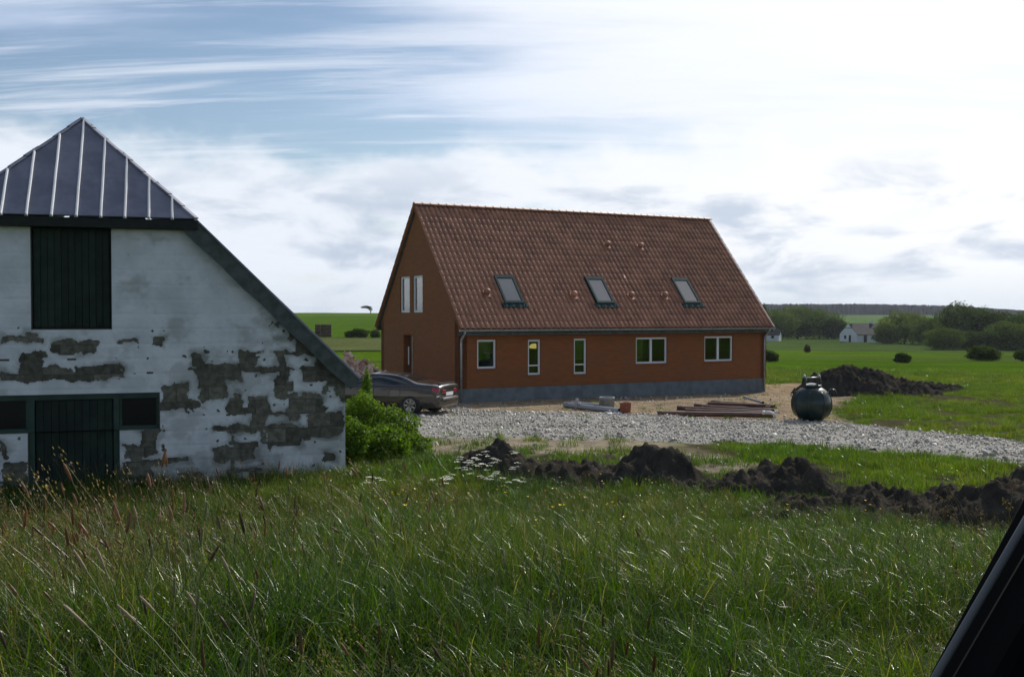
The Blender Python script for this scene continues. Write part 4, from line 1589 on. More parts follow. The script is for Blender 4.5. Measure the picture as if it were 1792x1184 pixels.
MAT['sack'] = principled('white_plastic', (.72, .72, .70), .5, var=.15, bump=.01)
k = 0
for (px, py, r) in ((1066, 727, .10), (1078, 722, .12), (1083, 727, .10), (1044, 717, .09), (1016, 714, .08)):
    lump('rubble_stone', 'pale stone lying among the grey pipes and the concrete well ring', 'stone', px, py, r, MAT['sack'], 'pale stones among the pipes', seed=k)
    k += 1
for (px, py, r) in ((1313, 727, .075), (1332, 728, .06), (1359, 722, .07)):
    lump('plastic_bag', 'crumpled white plastic bag lying on the brown drain pipes', 'plastic bag', px, py, r, MAT['sack'], 'white plastic bags on the brown pipes', seed=k, flatz=.9)
    k += 1
q = G(1352, 733)
el_ = empty('pipe_elbow', q, R(-10), 'white plastic pipe elbow at the end of the brown drain pipes', 'pipe fitting')
MB().tube([(-.28, 0, .20), (-.05, 0, .20), (.04, 0, .17), (.08, 0, .09), (.09, 0, 0)], .05, 10).build('elbow_pipe', MAT['sack'], el_, True)
MB().tube([(-.30, 0, .20), (-.22, 0, .20)], .062, 10).build('collar', MAT['sack'], el_, True)

# ------------------------------------------------------------------ grass
def blades(n, rad, lmin, lmax, wid, bend, lean, cols, seed, segs=4, up=.25):
    """returns verts, quads, colours of n curved blades"""
    r = np.random.default_rng(seed)
    a = r.uniform(0, 2 * np.pi, n)
    q = rad * np.sqrt(r.random(n))
    bx, by = q * np.cos(a), q * np.sin(a)
    L = r.uniform(lmin, lmax, n)
    th = r.uniform(0, 2 * np.pi, n)
    tilt = np.abs(r.normal(0, up, n))
    cv = np.abs(r.normal(bend, bend * .6, n))
    wd = wid * r.uniform(.6, 1.3, n)
    dx, dy = np.cos(th), np.sin(th)
    ci = r.integers(0, len(cols), n)
    base = np.array(cols)[ci] * r.uniform(.75, 1.25, (n, 1))
    V = np.zeros((n, segs + 1, 2, 3))
    C = np.zeros((n, segs + 1, 2, 3))
    px, pz = np.zeros(n), np.zeros(n)
    ang_ = tilt.copy()
    face = th + r.normal(0, .6, n)
    for s in range(segs + 1):
        t = s / segs
        ww = wd * (1 - t ** 1.6) * .5 + .0004
        cx = bx + dx * px + lean[0] * (t * L) ** 1.5
        cy = by + dy * px + lean[1] * (t * L) ** 1.5
        ox, oy = -np.sin(face) * ww, np.cos(face) * ww
        V[:, s, 0] = np.stack([cx - ox, cy - oy, pz], -1)
        V[:, s, 1] = np.stack([cx + ox, cy + oy, pz], -1)
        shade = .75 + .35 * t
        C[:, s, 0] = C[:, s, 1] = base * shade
        ang_ = tilt + cv * (t + .5 / segs) ** 1.5
        px = px + np.sin(ang_) * L / segs
        pz = pz + np.cos(ang_) * L / segs
    idx = np.arange(n * (segs + 1) * 2).reshape(n, segs + 1, 2)
    f = np.stack([idx[:, :-1, 0], idx[:, :-1, 1], idx[:, 1:, 1], idx[:, 1:, 0]], -1).reshape(-1, 4)
    return V.reshape(-1, 3), f, C.reshape(-1, 3)


def stalk(h, lean, kind, seed, rs=.0016):
    """flowering stalk: thin stem with a spike or a loose panicle"""
    r = np.random.default_rng(seed)
    n = 7
    pts = []
    for i in range(n):
        t = i / (n - 1)
        pts.append(np.array([lean[0] * h * t ** 2.0, lean[1] * h * t ** 2.0, h * (t - .12 * (abs(lean[0]) + abs(lean[1])) * t * t)]))
    V, Fc, C = [], [], []
    k = 0
    for i, p in enumerate(pts):
        for a in (0, 2.1, 4.2):
            V.append(p + rs * np.array([math.cos(a), math.sin(a), 0]))
            C.append((.17, .16, .055))
    for i in range(n - 1):
        for j in range(3):
            Fc.append((i * 3 + j, i * 3 + (j + 1) % 3, (i + 1) * 3 + (j + 1) % 3, (i + 1) * 3 + j))
    k = len(V)
    p, d = pts[-1], (pts[-1] - pts[-2])
    d = d / np.linalg.norm(d)
    if kind == 'spike':
        Ls = r.uniform(.06, .10)
        prof = [(0, .002), (.12, .0055), (.5, .0062), (.85, .005), (1, .001)]
        sd = np.cross(d, [0, 1, .01])
        sd /= np.linalg.norm(sd)
        sv = np.cross(d, sd)
        c = np.array([.23, .13, .075]) * r.uniform(.7, 1.2)
        for t, w_ in prof:
            for a in range(6):
                an = a * math.pi / 3
                V.append(p + d * Ls * t + (sd * math.cos(an) + sv * math.sin(an)) * w_ * r.uniform(.8, 1.25))
                C.append(c * r.uniform(.75, 1.2))
        for i in range(len(prof) - 1):
            for j in range(6):
                Fc.append((k + i * 6 + j, k + i * 6 + (j + 1) % 6, k + (i + 1) * 6 + (j + 1) % 6, k + (i + 1) * 6 + j))
    else:
        c = np.array([.20, .150, .095]) * r.uniform(.6, 1.2)
        for q in range(22):
            t = r.random()
            b0 = p + d * (t * .17 - .10)
            o = r.normal(0, 1, 3)
            o[2] = abs(o[2]) * .6
            o = o / np.linalg.norm(o) * .05 * (1 - t * .7)
            sz = r.uniform(.002, .0045)
            u = r.normal(0, 1, 3)
            u = u / np.linalg.norm(u) * sz
            cc = b0 + o
            V += [cc - u, cc + d * .008, cc + u, cc - d * .006]
            C += [c * r.uniform(.7, 1.3)] * 4
            Fc.append((k, k + 1, k + 2, k + 3))
            k += 4
    return np.array(V), np.array(Fc), np.array(C)


def join(parts):
    V, Fc, C, k = [], [], [], 0
    for v, f, c in parts:
        V.append(v)
        Fc.append(f + k)
        C.append(c)
        k += len(v)
    return np.concatenate(V), np.concatenate(Fc), np.concatenate(C)


MAT['grass'] = leaf_mat('grass_blade', rough=.32, trans=.42, rand=.36, spec=.32, tcol=(1.15, 1.25, .30), patch=((.62, .80, .85), (1.50, 1.22, 1.15)))
MAT['farleaf'] = leaf_mat('far_leaf', rough=.8, trans=.42, rand=.12, spec=.05)
MAT['leaf'] = leaf_mat('leaf', rough=.6, trans=.45, rand=.12, spec=.15, tcol=(1.15, 1.25, .30))
GREEN = [(.056, .106, .008), (.074, .128, .009), (.040, .084, .008), (.090, .132, .013), (.050, .078, .011)]
STRAW = [(.22, .19, .10), (.16, .15, .075)]


def variants(tagname, makers, mat):
    coll = bpy.data.collections.new(tagname)
    for i, mk in enumerate(makers):
        v, f, c = mk
        o = npmesh(tagname + '_%02d' % i, v, f, mat, False, True, c)
        coll.objects.link(o)
    return coll


def scatter(name, P, rot, scl, idx, coll, label=None, tint=None):
    """one object whose geometry nodes set plants on its points"""
    m = bpy.data.meshes.new(name)
    m.vertices.add(len(P))
    m.vertices.foreach_set('co', np.asarray(P, np.float32).ravel())
    for nm, typ, arr in (('rot', 'FLOAT_VECTOR', rot), ('scl', 'FLOAT_VECTOR', scl)):
        at = m.attributes.new(nm, typ, 'POINT')
        at.data.foreach_set('vector', np.asarray(arr, np.float32).ravel())
    if tint is not None:
        at = m.attributes.new('tint', 'FLOAT', 'POINT')
        at.data.foreach_set('value', np.asarray(tint, np.float32))
    at = m.attributes.new('pick', 'INT', 'POINT')
    at.data.foreach_set('value', np.asarray(idx, np.int32))
    m.update()
    o = bpy.data.objects.new(name, m)
    COL.objects.link(o)
    ng = bpy.data.node_groups.new(name, 'GeometryNodeTree')
    ng.interface.new_socket('Geometry', in_out='INPUT', socket_type='NodeSocketGeometry')
    ng.interface.new_socket('Geometry', in_out='OUTPUT', socket_type='NodeSocketGeometry')
    b = NB(ng)
    gi, go_ = b.n('NodeGroupInput'), b.n('NodeGroupOutput')
    ip = b.n('GeometryNodeInstanceOnPoints')
    ci = b.n('GeometryNodeCollectionInfo')
    ci.inputs['Collection'].default_value = coll
    ci.inputs['Separate Children'].default_value = True
    ci.inputs['Reset Children'].default_value = True
    def attr(nm, typ):
        a = b.n('GeometryNodeInputNamedAttribute', data_type=typ)
        a.inputs['Name'].default_value = nm
        return a.outputs['Attribute']
    b.l(gi.outputs[0], ip.inputs['Points'])
    b.l(ci.outputs[0], ip.inputs['Instance'])
    ip.inputs['Pick Instance'].default_value = True
    b.l(attr('pick', 'INT'), ip.inputs['Instance Index'])
    er = b.n('FunctionNodeEulerToRotation')
    b.l(attr('rot', 'FLOAT_VECTOR'), er.inputs[0])
    b.l(er.outputs[0], ip.inputs['Rotation'])
    b.l(attr('scl', 'FLOAT_VECTOR'), ip.inputs['Scale'])
    b.l(ip.outputs[0], go_.inputs[0])
    md = o.modifiers.new('plants', 'NODES')
    md.node_group = ng
    return tag(o, label, kind='stuff')


WIND = (-.14, .02)
mk = []
for i in range(5):
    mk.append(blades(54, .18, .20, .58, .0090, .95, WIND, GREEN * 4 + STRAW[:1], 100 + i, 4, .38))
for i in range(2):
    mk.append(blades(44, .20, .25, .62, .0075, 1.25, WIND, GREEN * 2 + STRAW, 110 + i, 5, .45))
for i in range(3):
    parts = [blades(26, .16, .28, .58, .0075, .7, WIND, GREEN * 2 + STRAW, 120 + i)]
    for q in range(5):
        v, f, c = stalk(random.uniform(.55, .88), (random.uniform(-.5, .05), random.uniform(-.2, .2)), 'panicle' if (q + i) % 3 else 'spike', 130 + i * 7 + q)
        parts.append((v + np.array([random.uniform(-.14, .14), random.uniform(-.14, .14), 0]), f, c))
    mk.append(join(parts))
for i in range(3):       # broad leaved weeds
    mk.append(join([blades(16, .13, .12, .30, .030, .9, WIND, GREEN[:3], 150 + i, 4, .55), blades(24, .16, .20, .45, .009, .9, WIND, GREEN, 155 + i, 4, .4)]))
tall = variants('tall_tuft', mk, MAT['grass'])
RN = np.random.default_rng(55)


def inbarn(x, y):
    qx, qy = x - BC.x, y - BC.y
    u, v = qx * be.x + qy * be.y, qx * bb.x + qy * bb.y
    return (u > -BW - .05) & (u < .05) & (v > -.02) & (v < BDEP)


def cand(n, d0, d1, a0, a1):
    d = np.sqrt(RN.uniform(d0 ** 2, d1 ** 2, n))
    a = np.radians(RN.uniform(a0, a1, n))
    return d * np.sin(a), d * np.cos(a)


xs, ys = [], []
for (n, d0, d1) in ((900, 1.7, 3.2), (3000, 3.2, 8), (8200, 8, 24.5)):
    x, y = cand(n, d0, d1, -33, 33)
    xs.append(x)
    ys.append(y)
x, y = np.concatenate(xs), np.concatenate(ys)
g_, yd_, sd_, so_ = zones(x, y)
lim = np.interp(x / y, [-.6, -.17, -.12, -.03, .05, .12, .2, .28, .40, .6], [24.5, 24.5, 25, 23.5, 20.5, 20, 19.0, 18.5, 18.0, 17.5])
ok = (~inbarn(x, y)) & (np.hypot(x, y) < lim) & (g_ < -.2) & (sd_ < -.1) & ((so_ < .05) | (RN.random(len(x)) < .22)) & ~((y < 2.2) & (x > .3))
x, y = x[ok], y[ok]
n = len(x)
d = np.hypot(x, y)
sc = .88 * RN.uniform(.75, 1.25, n) * (1 + .25 * fbm(x * .5, y * .5, 3, 44))
sc *= np.interp(x / y, [-.5, -.1, .1, .3, .5], [1.12, 1.0, .86, .80, .72])
sc *= np.interp(d, [0, 2.5, 4, 7, 11, 14, 24], [.62, .75, .85, .85, .85, .75, .65])
seedy = np.clip(.09 + .26 * fbm(x * .4, y * .4, 3, 45) + np.interp(x / y, [-.5, 0, .3], [.10, .0, -.08]), .015, .45)
clump = fbm(x * 1.1, y * 1.1, 3, 46)
sc *= 1 + .35 * clump
seedy *= np.interp(d, [0, 7, 11, 25], [1, 1, .45, .45])
pk = np.where(RN.random(n) < seedy, RN.integers(7, 10, n), np.where(RN.random(n) < .2, RN.integers(5, 7, n), RN.integers(0, 5, n)))
pk = np.where((pk < 7) & (RN.random(n) < .10 + .25 * (clump < -.12)), RN.integers(10, 13, n), pk)
rot = np.stack([RN.normal(0, .14, n), RN.normal(-.04, .14, n), np.where((pk >= 7) & (pk < 10), RN.normal(0, .7, n), RN.uniform(0, 6.28, n))], -1)
scatter('tall_grass', np.stack([x, y, ground_z(x, y) - .02], -1), rot, np.stack([sc, sc, sc * RN.uniform(.85, 1.15, n)], -1), pk, tall,
        'tall rough meadow grass gone to seed in front of the barn', np.clip(.48 + .9 * fbm(x * .55, y * .55, 3, 51) + .5 * vn(x * 2.3, y * 2.3, 52), 0, 1))

# shorter grass of the rough meadow and turf strip
G2 = [(.105, .185, .010), (.125, .205, .012), (.085, .150, .012), (.135, .175, .022)]
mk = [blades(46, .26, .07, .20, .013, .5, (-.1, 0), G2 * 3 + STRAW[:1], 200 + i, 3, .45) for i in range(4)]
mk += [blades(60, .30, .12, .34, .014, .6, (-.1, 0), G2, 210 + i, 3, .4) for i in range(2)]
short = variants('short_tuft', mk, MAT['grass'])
xs, ys = [], []
for (n, d0, d1, a0, a1) in ((13000, 19, 40, -14, 31), (15000, 40, 72, 9, 31), (1500, 40, 75, -13, -6)):
    x, y = cand(n, d0, d1, a0, a1)
    xs.append(x)
    ys.append(y)
x, y = np.concatenate(xs), np.concatenate(ys)
g_, yd_, sd_, so_ = zones(x, y)
nz_ = fbm(x * .6, y * .6, 3, 33) + .5 * vn(x * 2.1, y * 2.1, 3)
pr_ = np.ones(len(x))
pr_ = np.where(g_ > -.05, .008, pr_)
pr_ = np.where((yd_ > -.1), .03, pr_)
pr_ = np.where(sd_ > .0, .10, pr_)
pr_ = np.where(so_ > .1, .30, pr_)
pr_ *= np.where((y > 24) & (x > 0) & (y < 60), 1 - .95 * sst(nz_, -.02, .22), 1)
pr_ *= 1 - .93 * ruts(x, y)
hx_, hy_ = (x - HA.x) * he.x + (y - HA.y) * he.y, (x - HA.x) * hb.x + (y - HA.y) * hb.y
inh = (hx_ > -.3) & (hx_ < HL + .3) & (hy_ > -.5) & (hy_ < HD + .3)
ok = (RN.random(len(x)) < pr_) & ~inh & ~inbarn(x, y)
x, y = x[ok], y[ok]
n = len(x)
sc = RN.uniform(.7, 1.35, n) * (1 + .5 * fbm(x * .45, y * .45, 3, 47)) * np.interp(np.hypot(x, y), [19, 24, 32, 72], [.85, .85, .62, .9])
pk = np.where(RN.random(n) < .15, RN.integers(4, 6, n), RN.integers(0, 4, n))
scatter('meadow_grass', np.stack([x, y, ground_z(x, y) - .01], -1), np.stack([RN.normal(0, .08, n), RN.normal(0, .08, n), RN.uniform(0, 6.28, n)], -1),
        np.stack([sc, sc, sc], -1), pk, short, 'short bright grass of the meadow round the gravel track', np.clip(.5 + .9 * fbm(x * .25, y * .25, 4, 53), 0, 1))

# crushed stone on the track
def stone_mesh(seed):
    r = np.random.default_rng(seed)
    o = np.array([(1, 0, 0), (-1, 0, 0), (0, 1, 0), (0, -1, 0), (0, 0, 1), (0, 0, -1), (.7, .7, .4), (-.7, .6, .4)], float) * r.uniform(.6, 1.2, (8, 1))
    bm2 = bmesh.new()
    for p in o:
        bm2.verts.new(p * np.array([1.2, 1, .7]))
    bmesh.ops.convex_hull(bm2, input=bm2.verts)
    bmesh.ops.triangulate(bm2, faces=bm2.faces)
    bm2.verts.index_update()
    v = np.array([q.co[:] for q in bm2.verts])
    f = np.array([[w_.index for w_ in q.verts] for q in bm2.faces])
    bm2.free()
    return v, f, np.tile([.44, .42, .38], (len(v), 1)) * r.uniform(.7, 1.25)


MAT['stone'] = leaf_mat('crushed_stone', rough=.75, trans=0.0, rand=.34, spec=.35, patch=((.66, .63, .58), (1.22, 1.21, 1.20)))
stones = variants('stone', [stone_mesh(300 + i) for i in range(6)], MAT['stone'])
xs, ys = [], []
x, y = cand(90000, 22, 46, -14, 31)
g_, yd_, sd_, so_ = zones(x, y)
ok = (RN.random(len(x)) < np.where(g_ > -.05, 1.0, np.where(yd_ > -.2, .10, np.where(sd_ > 0, .06, np.where(so_ > 0, .02, 0))))) & ~((((x - HA.x) * hb.x + (y - HA.y) * hb.y) > -.1) & (((x - HA.x) * he.x + (y - HA.y) * he.y) > -.1))
x, y = x[ok], y[ok]
n = len(x)
g_ = zones(x, y)[0]
sc = RN.lognormal(math.log(.021), .50, n)
scatter('gravel_stones', np.stack([x, y, ground_z(x, y) + np.where(g_ > 0.15, .05, 0) + sc * .15], -1), RN.uniform(0, 6.28, (n, 3)), np.stack([sc, sc, sc], -1),
        RN.integers(0, 6, n), stones, 'loose pale crushed stone strewn over the track and yard', np.clip(.55 + 1.0 * fbm(x * .22, y * 1.3, 3, 54), 0, 1))

# buttercups
def flower(seed):
    v, f, c = stalk(.42, (-.1, 0), 'spike', seed)
    v, f, c = v[:21], f[:18], c[:21] * np.array([.5, .8, .5])
    r = np.random.default_rng(seed)
    top = v[18:21].mean(0)
    V, Fc, C = [v], [f], [c]
    k = len(v)
    for q in range(5):
        a = q * 1.2566
        dx, dy = math.cos(a), math.sin(a)
        V.append(np.array([top, top + [dx * .010 - dy * .006, dy * .010 + dx * .006, .006], top + [dx * .018, dy * .018, .012], top + [dx * .010 + dy * .006, dy * .010 - dx * .006, .006]]))
        Fc.append(np.array([[k, k + 1, k + 2, k + 3]]))
        C.append(np.tile([.75, .52, .02], (4, 1)))
        k += 4
    return np.concatenate(V), np.concatenate(Fc), np.concatenate(C)


fl_c = variants('buttercup', [flower(400 + i) for i in range(3)], MAT['grass'])
x, y = cand(200, 5, 20, -8, 24)
cl_ = fbm(x * .5, y * .5, 2, 48)
ok = (cl_ > .02) & (np.hypot(x, y) < np.interp(x / y, [-.2, .1, .3, .5], [20, 19, 17, 14]))
x, y = x[ok], y[ok]
n = len(x)
sc = RN.uniform(.7, 1.15, n)
scatter('buttercups', np.stack([x, y, ground_z(x, y)], -1), np.stack([RN.normal(0, .1, n), RN.normal(0, .1, n), RN.uniform(0, 6.28, n)], -1), np.stack([sc, sc, sc], -1),
        RN.integers(0, 3, n), fl_c, 'small yellow buttercups scattered in the tall grass', np.full(n, .5))

# prominent brown seed spikes in front of the barn: single plants
MAT['spike'] = principled('seed_spike', (.30, .15, .085), .8, var=.3, vscale=90, bump=.002, bscale=300)
MAT['stem'] = principled('grass_stem', (.13, .14, .05), .6)
spk = [(195, 878, -.35, 4.4, .085, 1), (320, 862, .02, 4.6, .085, 1), (292, 884, -.30, 4.6, .06, 1), (231, 886, -.22, 4.5, .06, 0), (565, 826, -.15, 4.8, .05, 1),
       (360, 878, .14, 4.3, .08, 2), (352, 925, .13, 4.0, .07, 2), (288, 938, -.10, 3.9, .07, 2), (325, 946, -.14, 4.1, .06, 2), (124, 963, -.55, 3.8, .09, 0), (165, 960, -.35, 3.8, .08, 0),
       (302, 1012, .04, 3.6, .07, 2), (345, 1035, .10, 3.5, .07, 2), (262, 955, .0, 3.9, .05, 2), (325, 1040, -.45, 3.5, .06, 0), (105, 1060, -.85, 3.3, .10, 0), (200, 1060, -.8, 3.3, .08, 0),
       (240, 1045, -.75, 3.4, .07, 0), (385, 975, -.4, 3.8, .07, 0), (655, 935, -.1, 4.6, .06, 2)]
for (px, py, ln, dist, Ls, kind) in spk:
    hx0, hy0 = (px - CX) / F * dist, dist
    top = Vector((hx0, hy0, CAMZ - (py - HY) / F * dist))
    gx0 = hx0 - ln * .45
    gzz = gz(gx0, hy0)
    hgt = top.z - gzz
    root = empty('seed_grass', (gx0, hy0, gzz), 0,
                 ('upright straw coloured foxtail stalk bent over the tall grass', 'rust brown foxtail spike rising above the grass before the barn wall', 'slim dark foxtail spike standing upright in the tall grass')[kind],
                 'grass stalk', ('straw foxtail stalks', 'rust brown foxtail spikes', 'slim dark foxtail spikes')[kind])
    d_ = Vector((ln, 0, 1)).normalized()
    tip = Vector((ln * .45, 0, hgt))
    pts = []
    for i in range(7):
        t = i / 6
        pts.append(Vector((ln * .45 * t ** 2.2, .01 * math.sin(3 * t), hgt * t)))
    MB().tube(pts, .0017, 5).build('stem', MAT['stem'], root, True)
    m = MB()
    e = pts[-1]
    dd_ = (pts[-1] - pts[-2]).normalized()
    n_ = 12
    m.tube([e - dd_ * Ls * (1 - i / n_) for i in range(n_ + 1)], [.0012 + .0043 * math.sin(math.pi * (.08 + .86 * i / n_)) ** .5 * random.uniform(.8, 1.15) for i in range(n_ + 1)], 8)
    m.build('seed_head', MAT['spike'] if kind == 1 else MAT['stem'] if kind == 2 else principled('straw_spike', (.30, .22, .13), .8) if 'straw_spike' not in bpy.data.materials else bpy.data.materials['straw_spike'], root, True)

# ------------------------------------------------------------------ leafy things
def leaves(lobes, n, size, cols, seed, shell=.55, flatn=.25):
    """leaf quads filling a union of ellipsoids (cx,cy,cz,rx,ry,rz)"""
    r = np.random.default_rng(seed)
    w_ = np.array([l[3] * l[4] * l[5] for l in lobes]) ** .67
    w_ = w_ / w_.sum()
    li = r.choice(len(lobes), n, p=w_)
    Lb = np.array(lobes)[li]
    dr = r.normal(0, 1, (n, 3))
    dr /= np.linalg.norm(dr, axis=1, keepdims=True)
    rad = (shell + (1 - shell) * r.random(n) ** .6)
    rad *= 1 + .48 * np.array(fbm(dr[:, 0] * 2.4 + li * 3.1, dr[:, 2] * 2.4 + dr[:, 1] * 1.7, 3, seed))
    c = Lb[:, :3] + dr * Lb[:, 3:] * rad[:, None]
    s = size * r.uniform(.55, 1.35, n)
    nrm = dr * .7 + r.normal(0, .7, (n, 3)) + np.array([0, 0, flatn])
    nrm /= np.linalg.norm(nrm, axis=1, keepdims=True)
    t = np.cross(nrm, r.normal(0, 1, (n, 3)))
    t /= np.linalg.norm(t, axis=1, keepdims=True)
    b = np.cross(nrm, t)
    droop = nrm * s[:, None] * .25
    V = np.stack([c - t * s[:, None], c - b * s[:, None] * .55 + droop, c + t * s[:, None], c + b * s[:, None] * .55 + droop], 1).reshape(-1, 3)
    Fc = np.arange(n * 4).reshape(n, 4)
    col = np.array(cols)[r.integers(0, len(cols), n)] * r.uniform(.7, 1.3, (n, 1))
    return V, Fc, np.repeat(col, 4, 0)


MAT['bark'] = principled('bark', (.055, .042, .030), .95, var=.4, vscale=8, bump=.02, bscale=12)


def tree(name, label, cat, base, lobes, n, size, cols, seed, group=None, trunk=.0, mat='leaf'):
    root = empty(name, base, 0, label, cat, group)
    v, f, c = leaves(lobes, n, size, cols, seed)
    npmesh('crown', v, f, MAT[mat], root, False, c)
    if trunk:
        m = MB()
        tops = sorted(lobes, key=lambda l: -l[5])[:5]
        hb_ = min(l[2] for l in lobes)
        m.tube([(0, 0, -.15), (.05 * trunk, 0, hb_ * .5), (0, 0, hb_)], [trunk * 1.3, trunk, trunk * .8], 8)
        for l in tops:
            m.tube([(0, 0, hb_ * .6), (l[0] * .5, l[1] * .5, (hb_ + l[2]) / 2), (l[0], l[1], l[2] + l[5] * .3)], [trunk * .6, trunk * .4, trunk * .15], 6)
        m.build('trunk', MAT['bark'], root, True)
    return root


def rlobes(w_, h, seed, n=9, base=.12, dep=None, round_=.6):
    """random lobes for a crown w_ wide, h high"""
    r = random.Random(seed)
    dep = dep or w_
    out = []
    for i in range(n):
        t = (i + .5) / n
        zc = h * (base + (1 - base) * (.18 + .68 * t))
        env = math.sin(math.pi * min(1, .22 + .70 * t)) ** round_
        a = i * 2.4 + r.uniform(-.4, .4)
        q = .32 * env * r.uniform(.7, 1.15)
        rr = r.uniform(.20, .30)
        out.append((w_ * q * math.cos(a), dep * q * math.sin(a), zc, w_ * rr * env ** .5, dep * rr * env ** .5, h * r.uniform(.14, .21)))
    out.append((0, 0, h * .55, w_ * .40, dep * .40, h * .40))
    out.append((0, 0, h * .25, w_ * .46, dep * .46, h * .25))
    return out


# the thicket against the barn corner
BG = [(.095, .175, .012), (.110, .195, .014), (.075, .145, .012), (.125, .190, .022)]
bushes = [(632, 836, 25.2, 1.25, 1.45, 21, 'tall leafy green shrub growing against the barn corner'),
          (678, 820, 25.0, 1.5, 1.10, 22, 'broad leafy green shrub beside the grey car'),
          (668, 815, 23.3, 1.3, .85, 23, 'rounded green shrub in front of the broad shrub by the barn'),
          (716, 815, 24.6, 1.1, .50, 24, 'low green shrub at the edge of the sandy patch'),
          (641, 690, 29.5, .38, 1.75, 25, 'slender leafy shoot standing before the rubble heap'),
          (615, 830, 22.6, .8, 1.05, 26, 'small green shrub under the barn eave')]
for (px, py, dist, w_, h, sd, lab) in bushes:
    bx = (px - CX) / F * dist
    root = tree('shrub', lab, 'shrub', (bx, dist, gz(bx, dist)), rlobes(w_, h, sd, 12, .0), int(6500 * w_ * h / 2) + 1200, .040, BG, sd, 'shrubs between barn and car', trunk=.018)

# white flowering umbels
MAT['umbel'] = principled('umbel_white', (.70, .70, .58), .8)
MAT['weedstem'] = principled('weed_stem', (.06, .10, .03), .7)
ums = [(806, 800, 20.6), (822, 806, 20.4), (838, 796, 20.9), (850, 790, 21.2), (862, 802, 20.8), (880, 788, 21.4), (896, 790, 21.3), (812, 818, 19.6), (845, 812, 20.1),
       (870, 826, 19.3), (905, 810, 20.5), (790, 832, 19.0), (858, 834, 18.9), (775, 842, 18.6), (902, 840, 18.4), (650, 835, 18.6)]
for q, (px, py, dist) in enumerate(ums):
    bx = (px - CX) / F * dist
    zt = CAMZ - (py - HY) / F * dist
    gb = gz(bx, dist)
    h = max(.35, zt - gb)
    root = empty('cow_parsley', (bx, dist, gb), random.uniform(0, 6), 'tall white flowering umbel weed growing by the low soil heap', 'weed', 'white umbel weeds')
    m = MB()
    m.tube([(0, 0, 0), (.01, .01, h * .5), (0, 0, h)], [.008, .006, .004], 5)
    heads = [(0, 0, h)] + [(random.uniform(-.22, .22), random.uniform(-.15, .15), h * random.uniform(.72, .97)) for _ in range(4)]
    for hd in heads[1:]:
        m.tube([(0, 0, h * .5), (hd[0] * .6, hd[1] * .6, hd[2] * .8), hd], [.004, .003, .003], 4)
    m.build('stem', MAT['weedstem'], root)
    for hd in heads:
        u = MB()
        for _ in range(22):
            a, rr = random.uniform(0, 6.28), .065 * math.sqrt(random.random())
            c = Vector((hd[0] + rr * math.cos(a), hd[1] + rr * math.sin(a), hd[2] + .012 - rr * .25))
            s_ = random.uniform(.007, .013)
            u.add([c + Vector((-s_, -s_, 0)), c + Vector((s_, -s_, .004)), c + Vector((s_, s_, 0)), c + Vector((-s_, s_, .004))], [(0, 1, 2, 3)])
        tag(u.build('umbel', MAT['umbel'], root), kind='stuff')

MAT['deadwood'] = principled('dead_wood', (.34, .29, .23), .9, var=.4, vscale=20)
for (px, py, dx, dy, hz_, lab) in ((752, 800, -.35, .1, .34, 'pale dead branch leaning against the low green shrub'), (772, 806, .45, -.1, .12, 'pale dead branch lying on the sand before the track'),
                                   (800, 800, .10, .05, .34, 'short pale stake sticking up from the sand')):
    p = G(px, py)
    o = empty('dead_branch', p, 0, lab, 'branch')
    MB().tube([(0, 0, -.03), (dx * .5, dy * .5, hz_ * .6), (dx, dy, hz_)], [.022, .018, .008], 6).build('limb', MAT['deadwood'], o, True)
    MB().tube([(dx * .5, dy * .5, hz_ * .6), (dx * .5 + .12, dy, hz_ * .6 + .10)], [.010, .004], 5).build('twig', MAT['deadwood'], o, True)

# trees and hedges far off
TG_D = [(.050, .068, .018), (.060, .080, .020), (.042, .058, .016)]
TG_M = [(.080, .104, .024), (.095, .120, .026), (.066, .088, .022)]
TG_L = [(.125, .145, .034), (.140, .160, .038), (.105, .125, .030)]


def far_tree(px, ytop, w_px, dist, cols, label, seed, group='trees round the white farmhouse', n=3600, base=.02, name='tree'):
    bx = (px - CX) / F * dist
    gb = gz(bx, dist)
    zt = CAMZ - (ytop - HY) / F * dist
    h = zt - gb
    wd = 1.25 * w_px / F * dist
    return tree(name, label, 'tree' if name == 'tree' else 'bush', (bx, dist, gb), rlobes(wd, h, seed, 13, base, round_=.4), int(n * 2.2), h * .022 + .06, cols, seed, group, trunk=.02 * h, mat='farleaf')


far_tree(1362, 541, 62, 335, TG_M, 'bushy green tree growing right behind the brick house eave', 41)
far_tree(1396, 533, 78, 345, TG_M, 'tallest tree of the grove behind the brick house', 42)
far_tree(1434, 540, 72, 340, TG_M, 'rounded tree of the grove nearest the white farmhouse gable', 43)
far_tree(1460, 556, 40, 335, TG_D, 'low tree at the end of the grove before the white farmhouse gable', 44)
far_tree(1583, 543, 66, 285, TG_L, 'pale green tree standing before the white farmhouse roof', 45)
far_tree(1552, 562, 40, 280, TG_L, 'small pale tree half covering the white farmhouse wall', 46)
far_tree(1628, 553, 56, 270, TG_M, 'green tree between the pale tree and the dark tall trees', 47)
far_tree(1692, 531, 92, 250, TG_D, 'tallest dark tree of the wood beside the white farmhouse', 48, n=5200)
far_tree(1742, 541, 78, 245, TG_D, 'dark tree beside the tallest tree of the wood', 49, n=4600)
far_tree(1795, 548, 80, 240, TG_D, 'dark tree at the outer end of the wood', 50, n=4600)
far_tree(1652, 570, 54, 232, TG_M, 'rounded low green tree in front of the dark tall trees', 51)
far_tree(1770, 560, 66, 230, TG_M, 'lighter low tree in front of the outer dark trees', 52)
far_tree(1712, 578, 60, 234, TG_D, 'dark low tree under the tallest tree of the wood', 53)
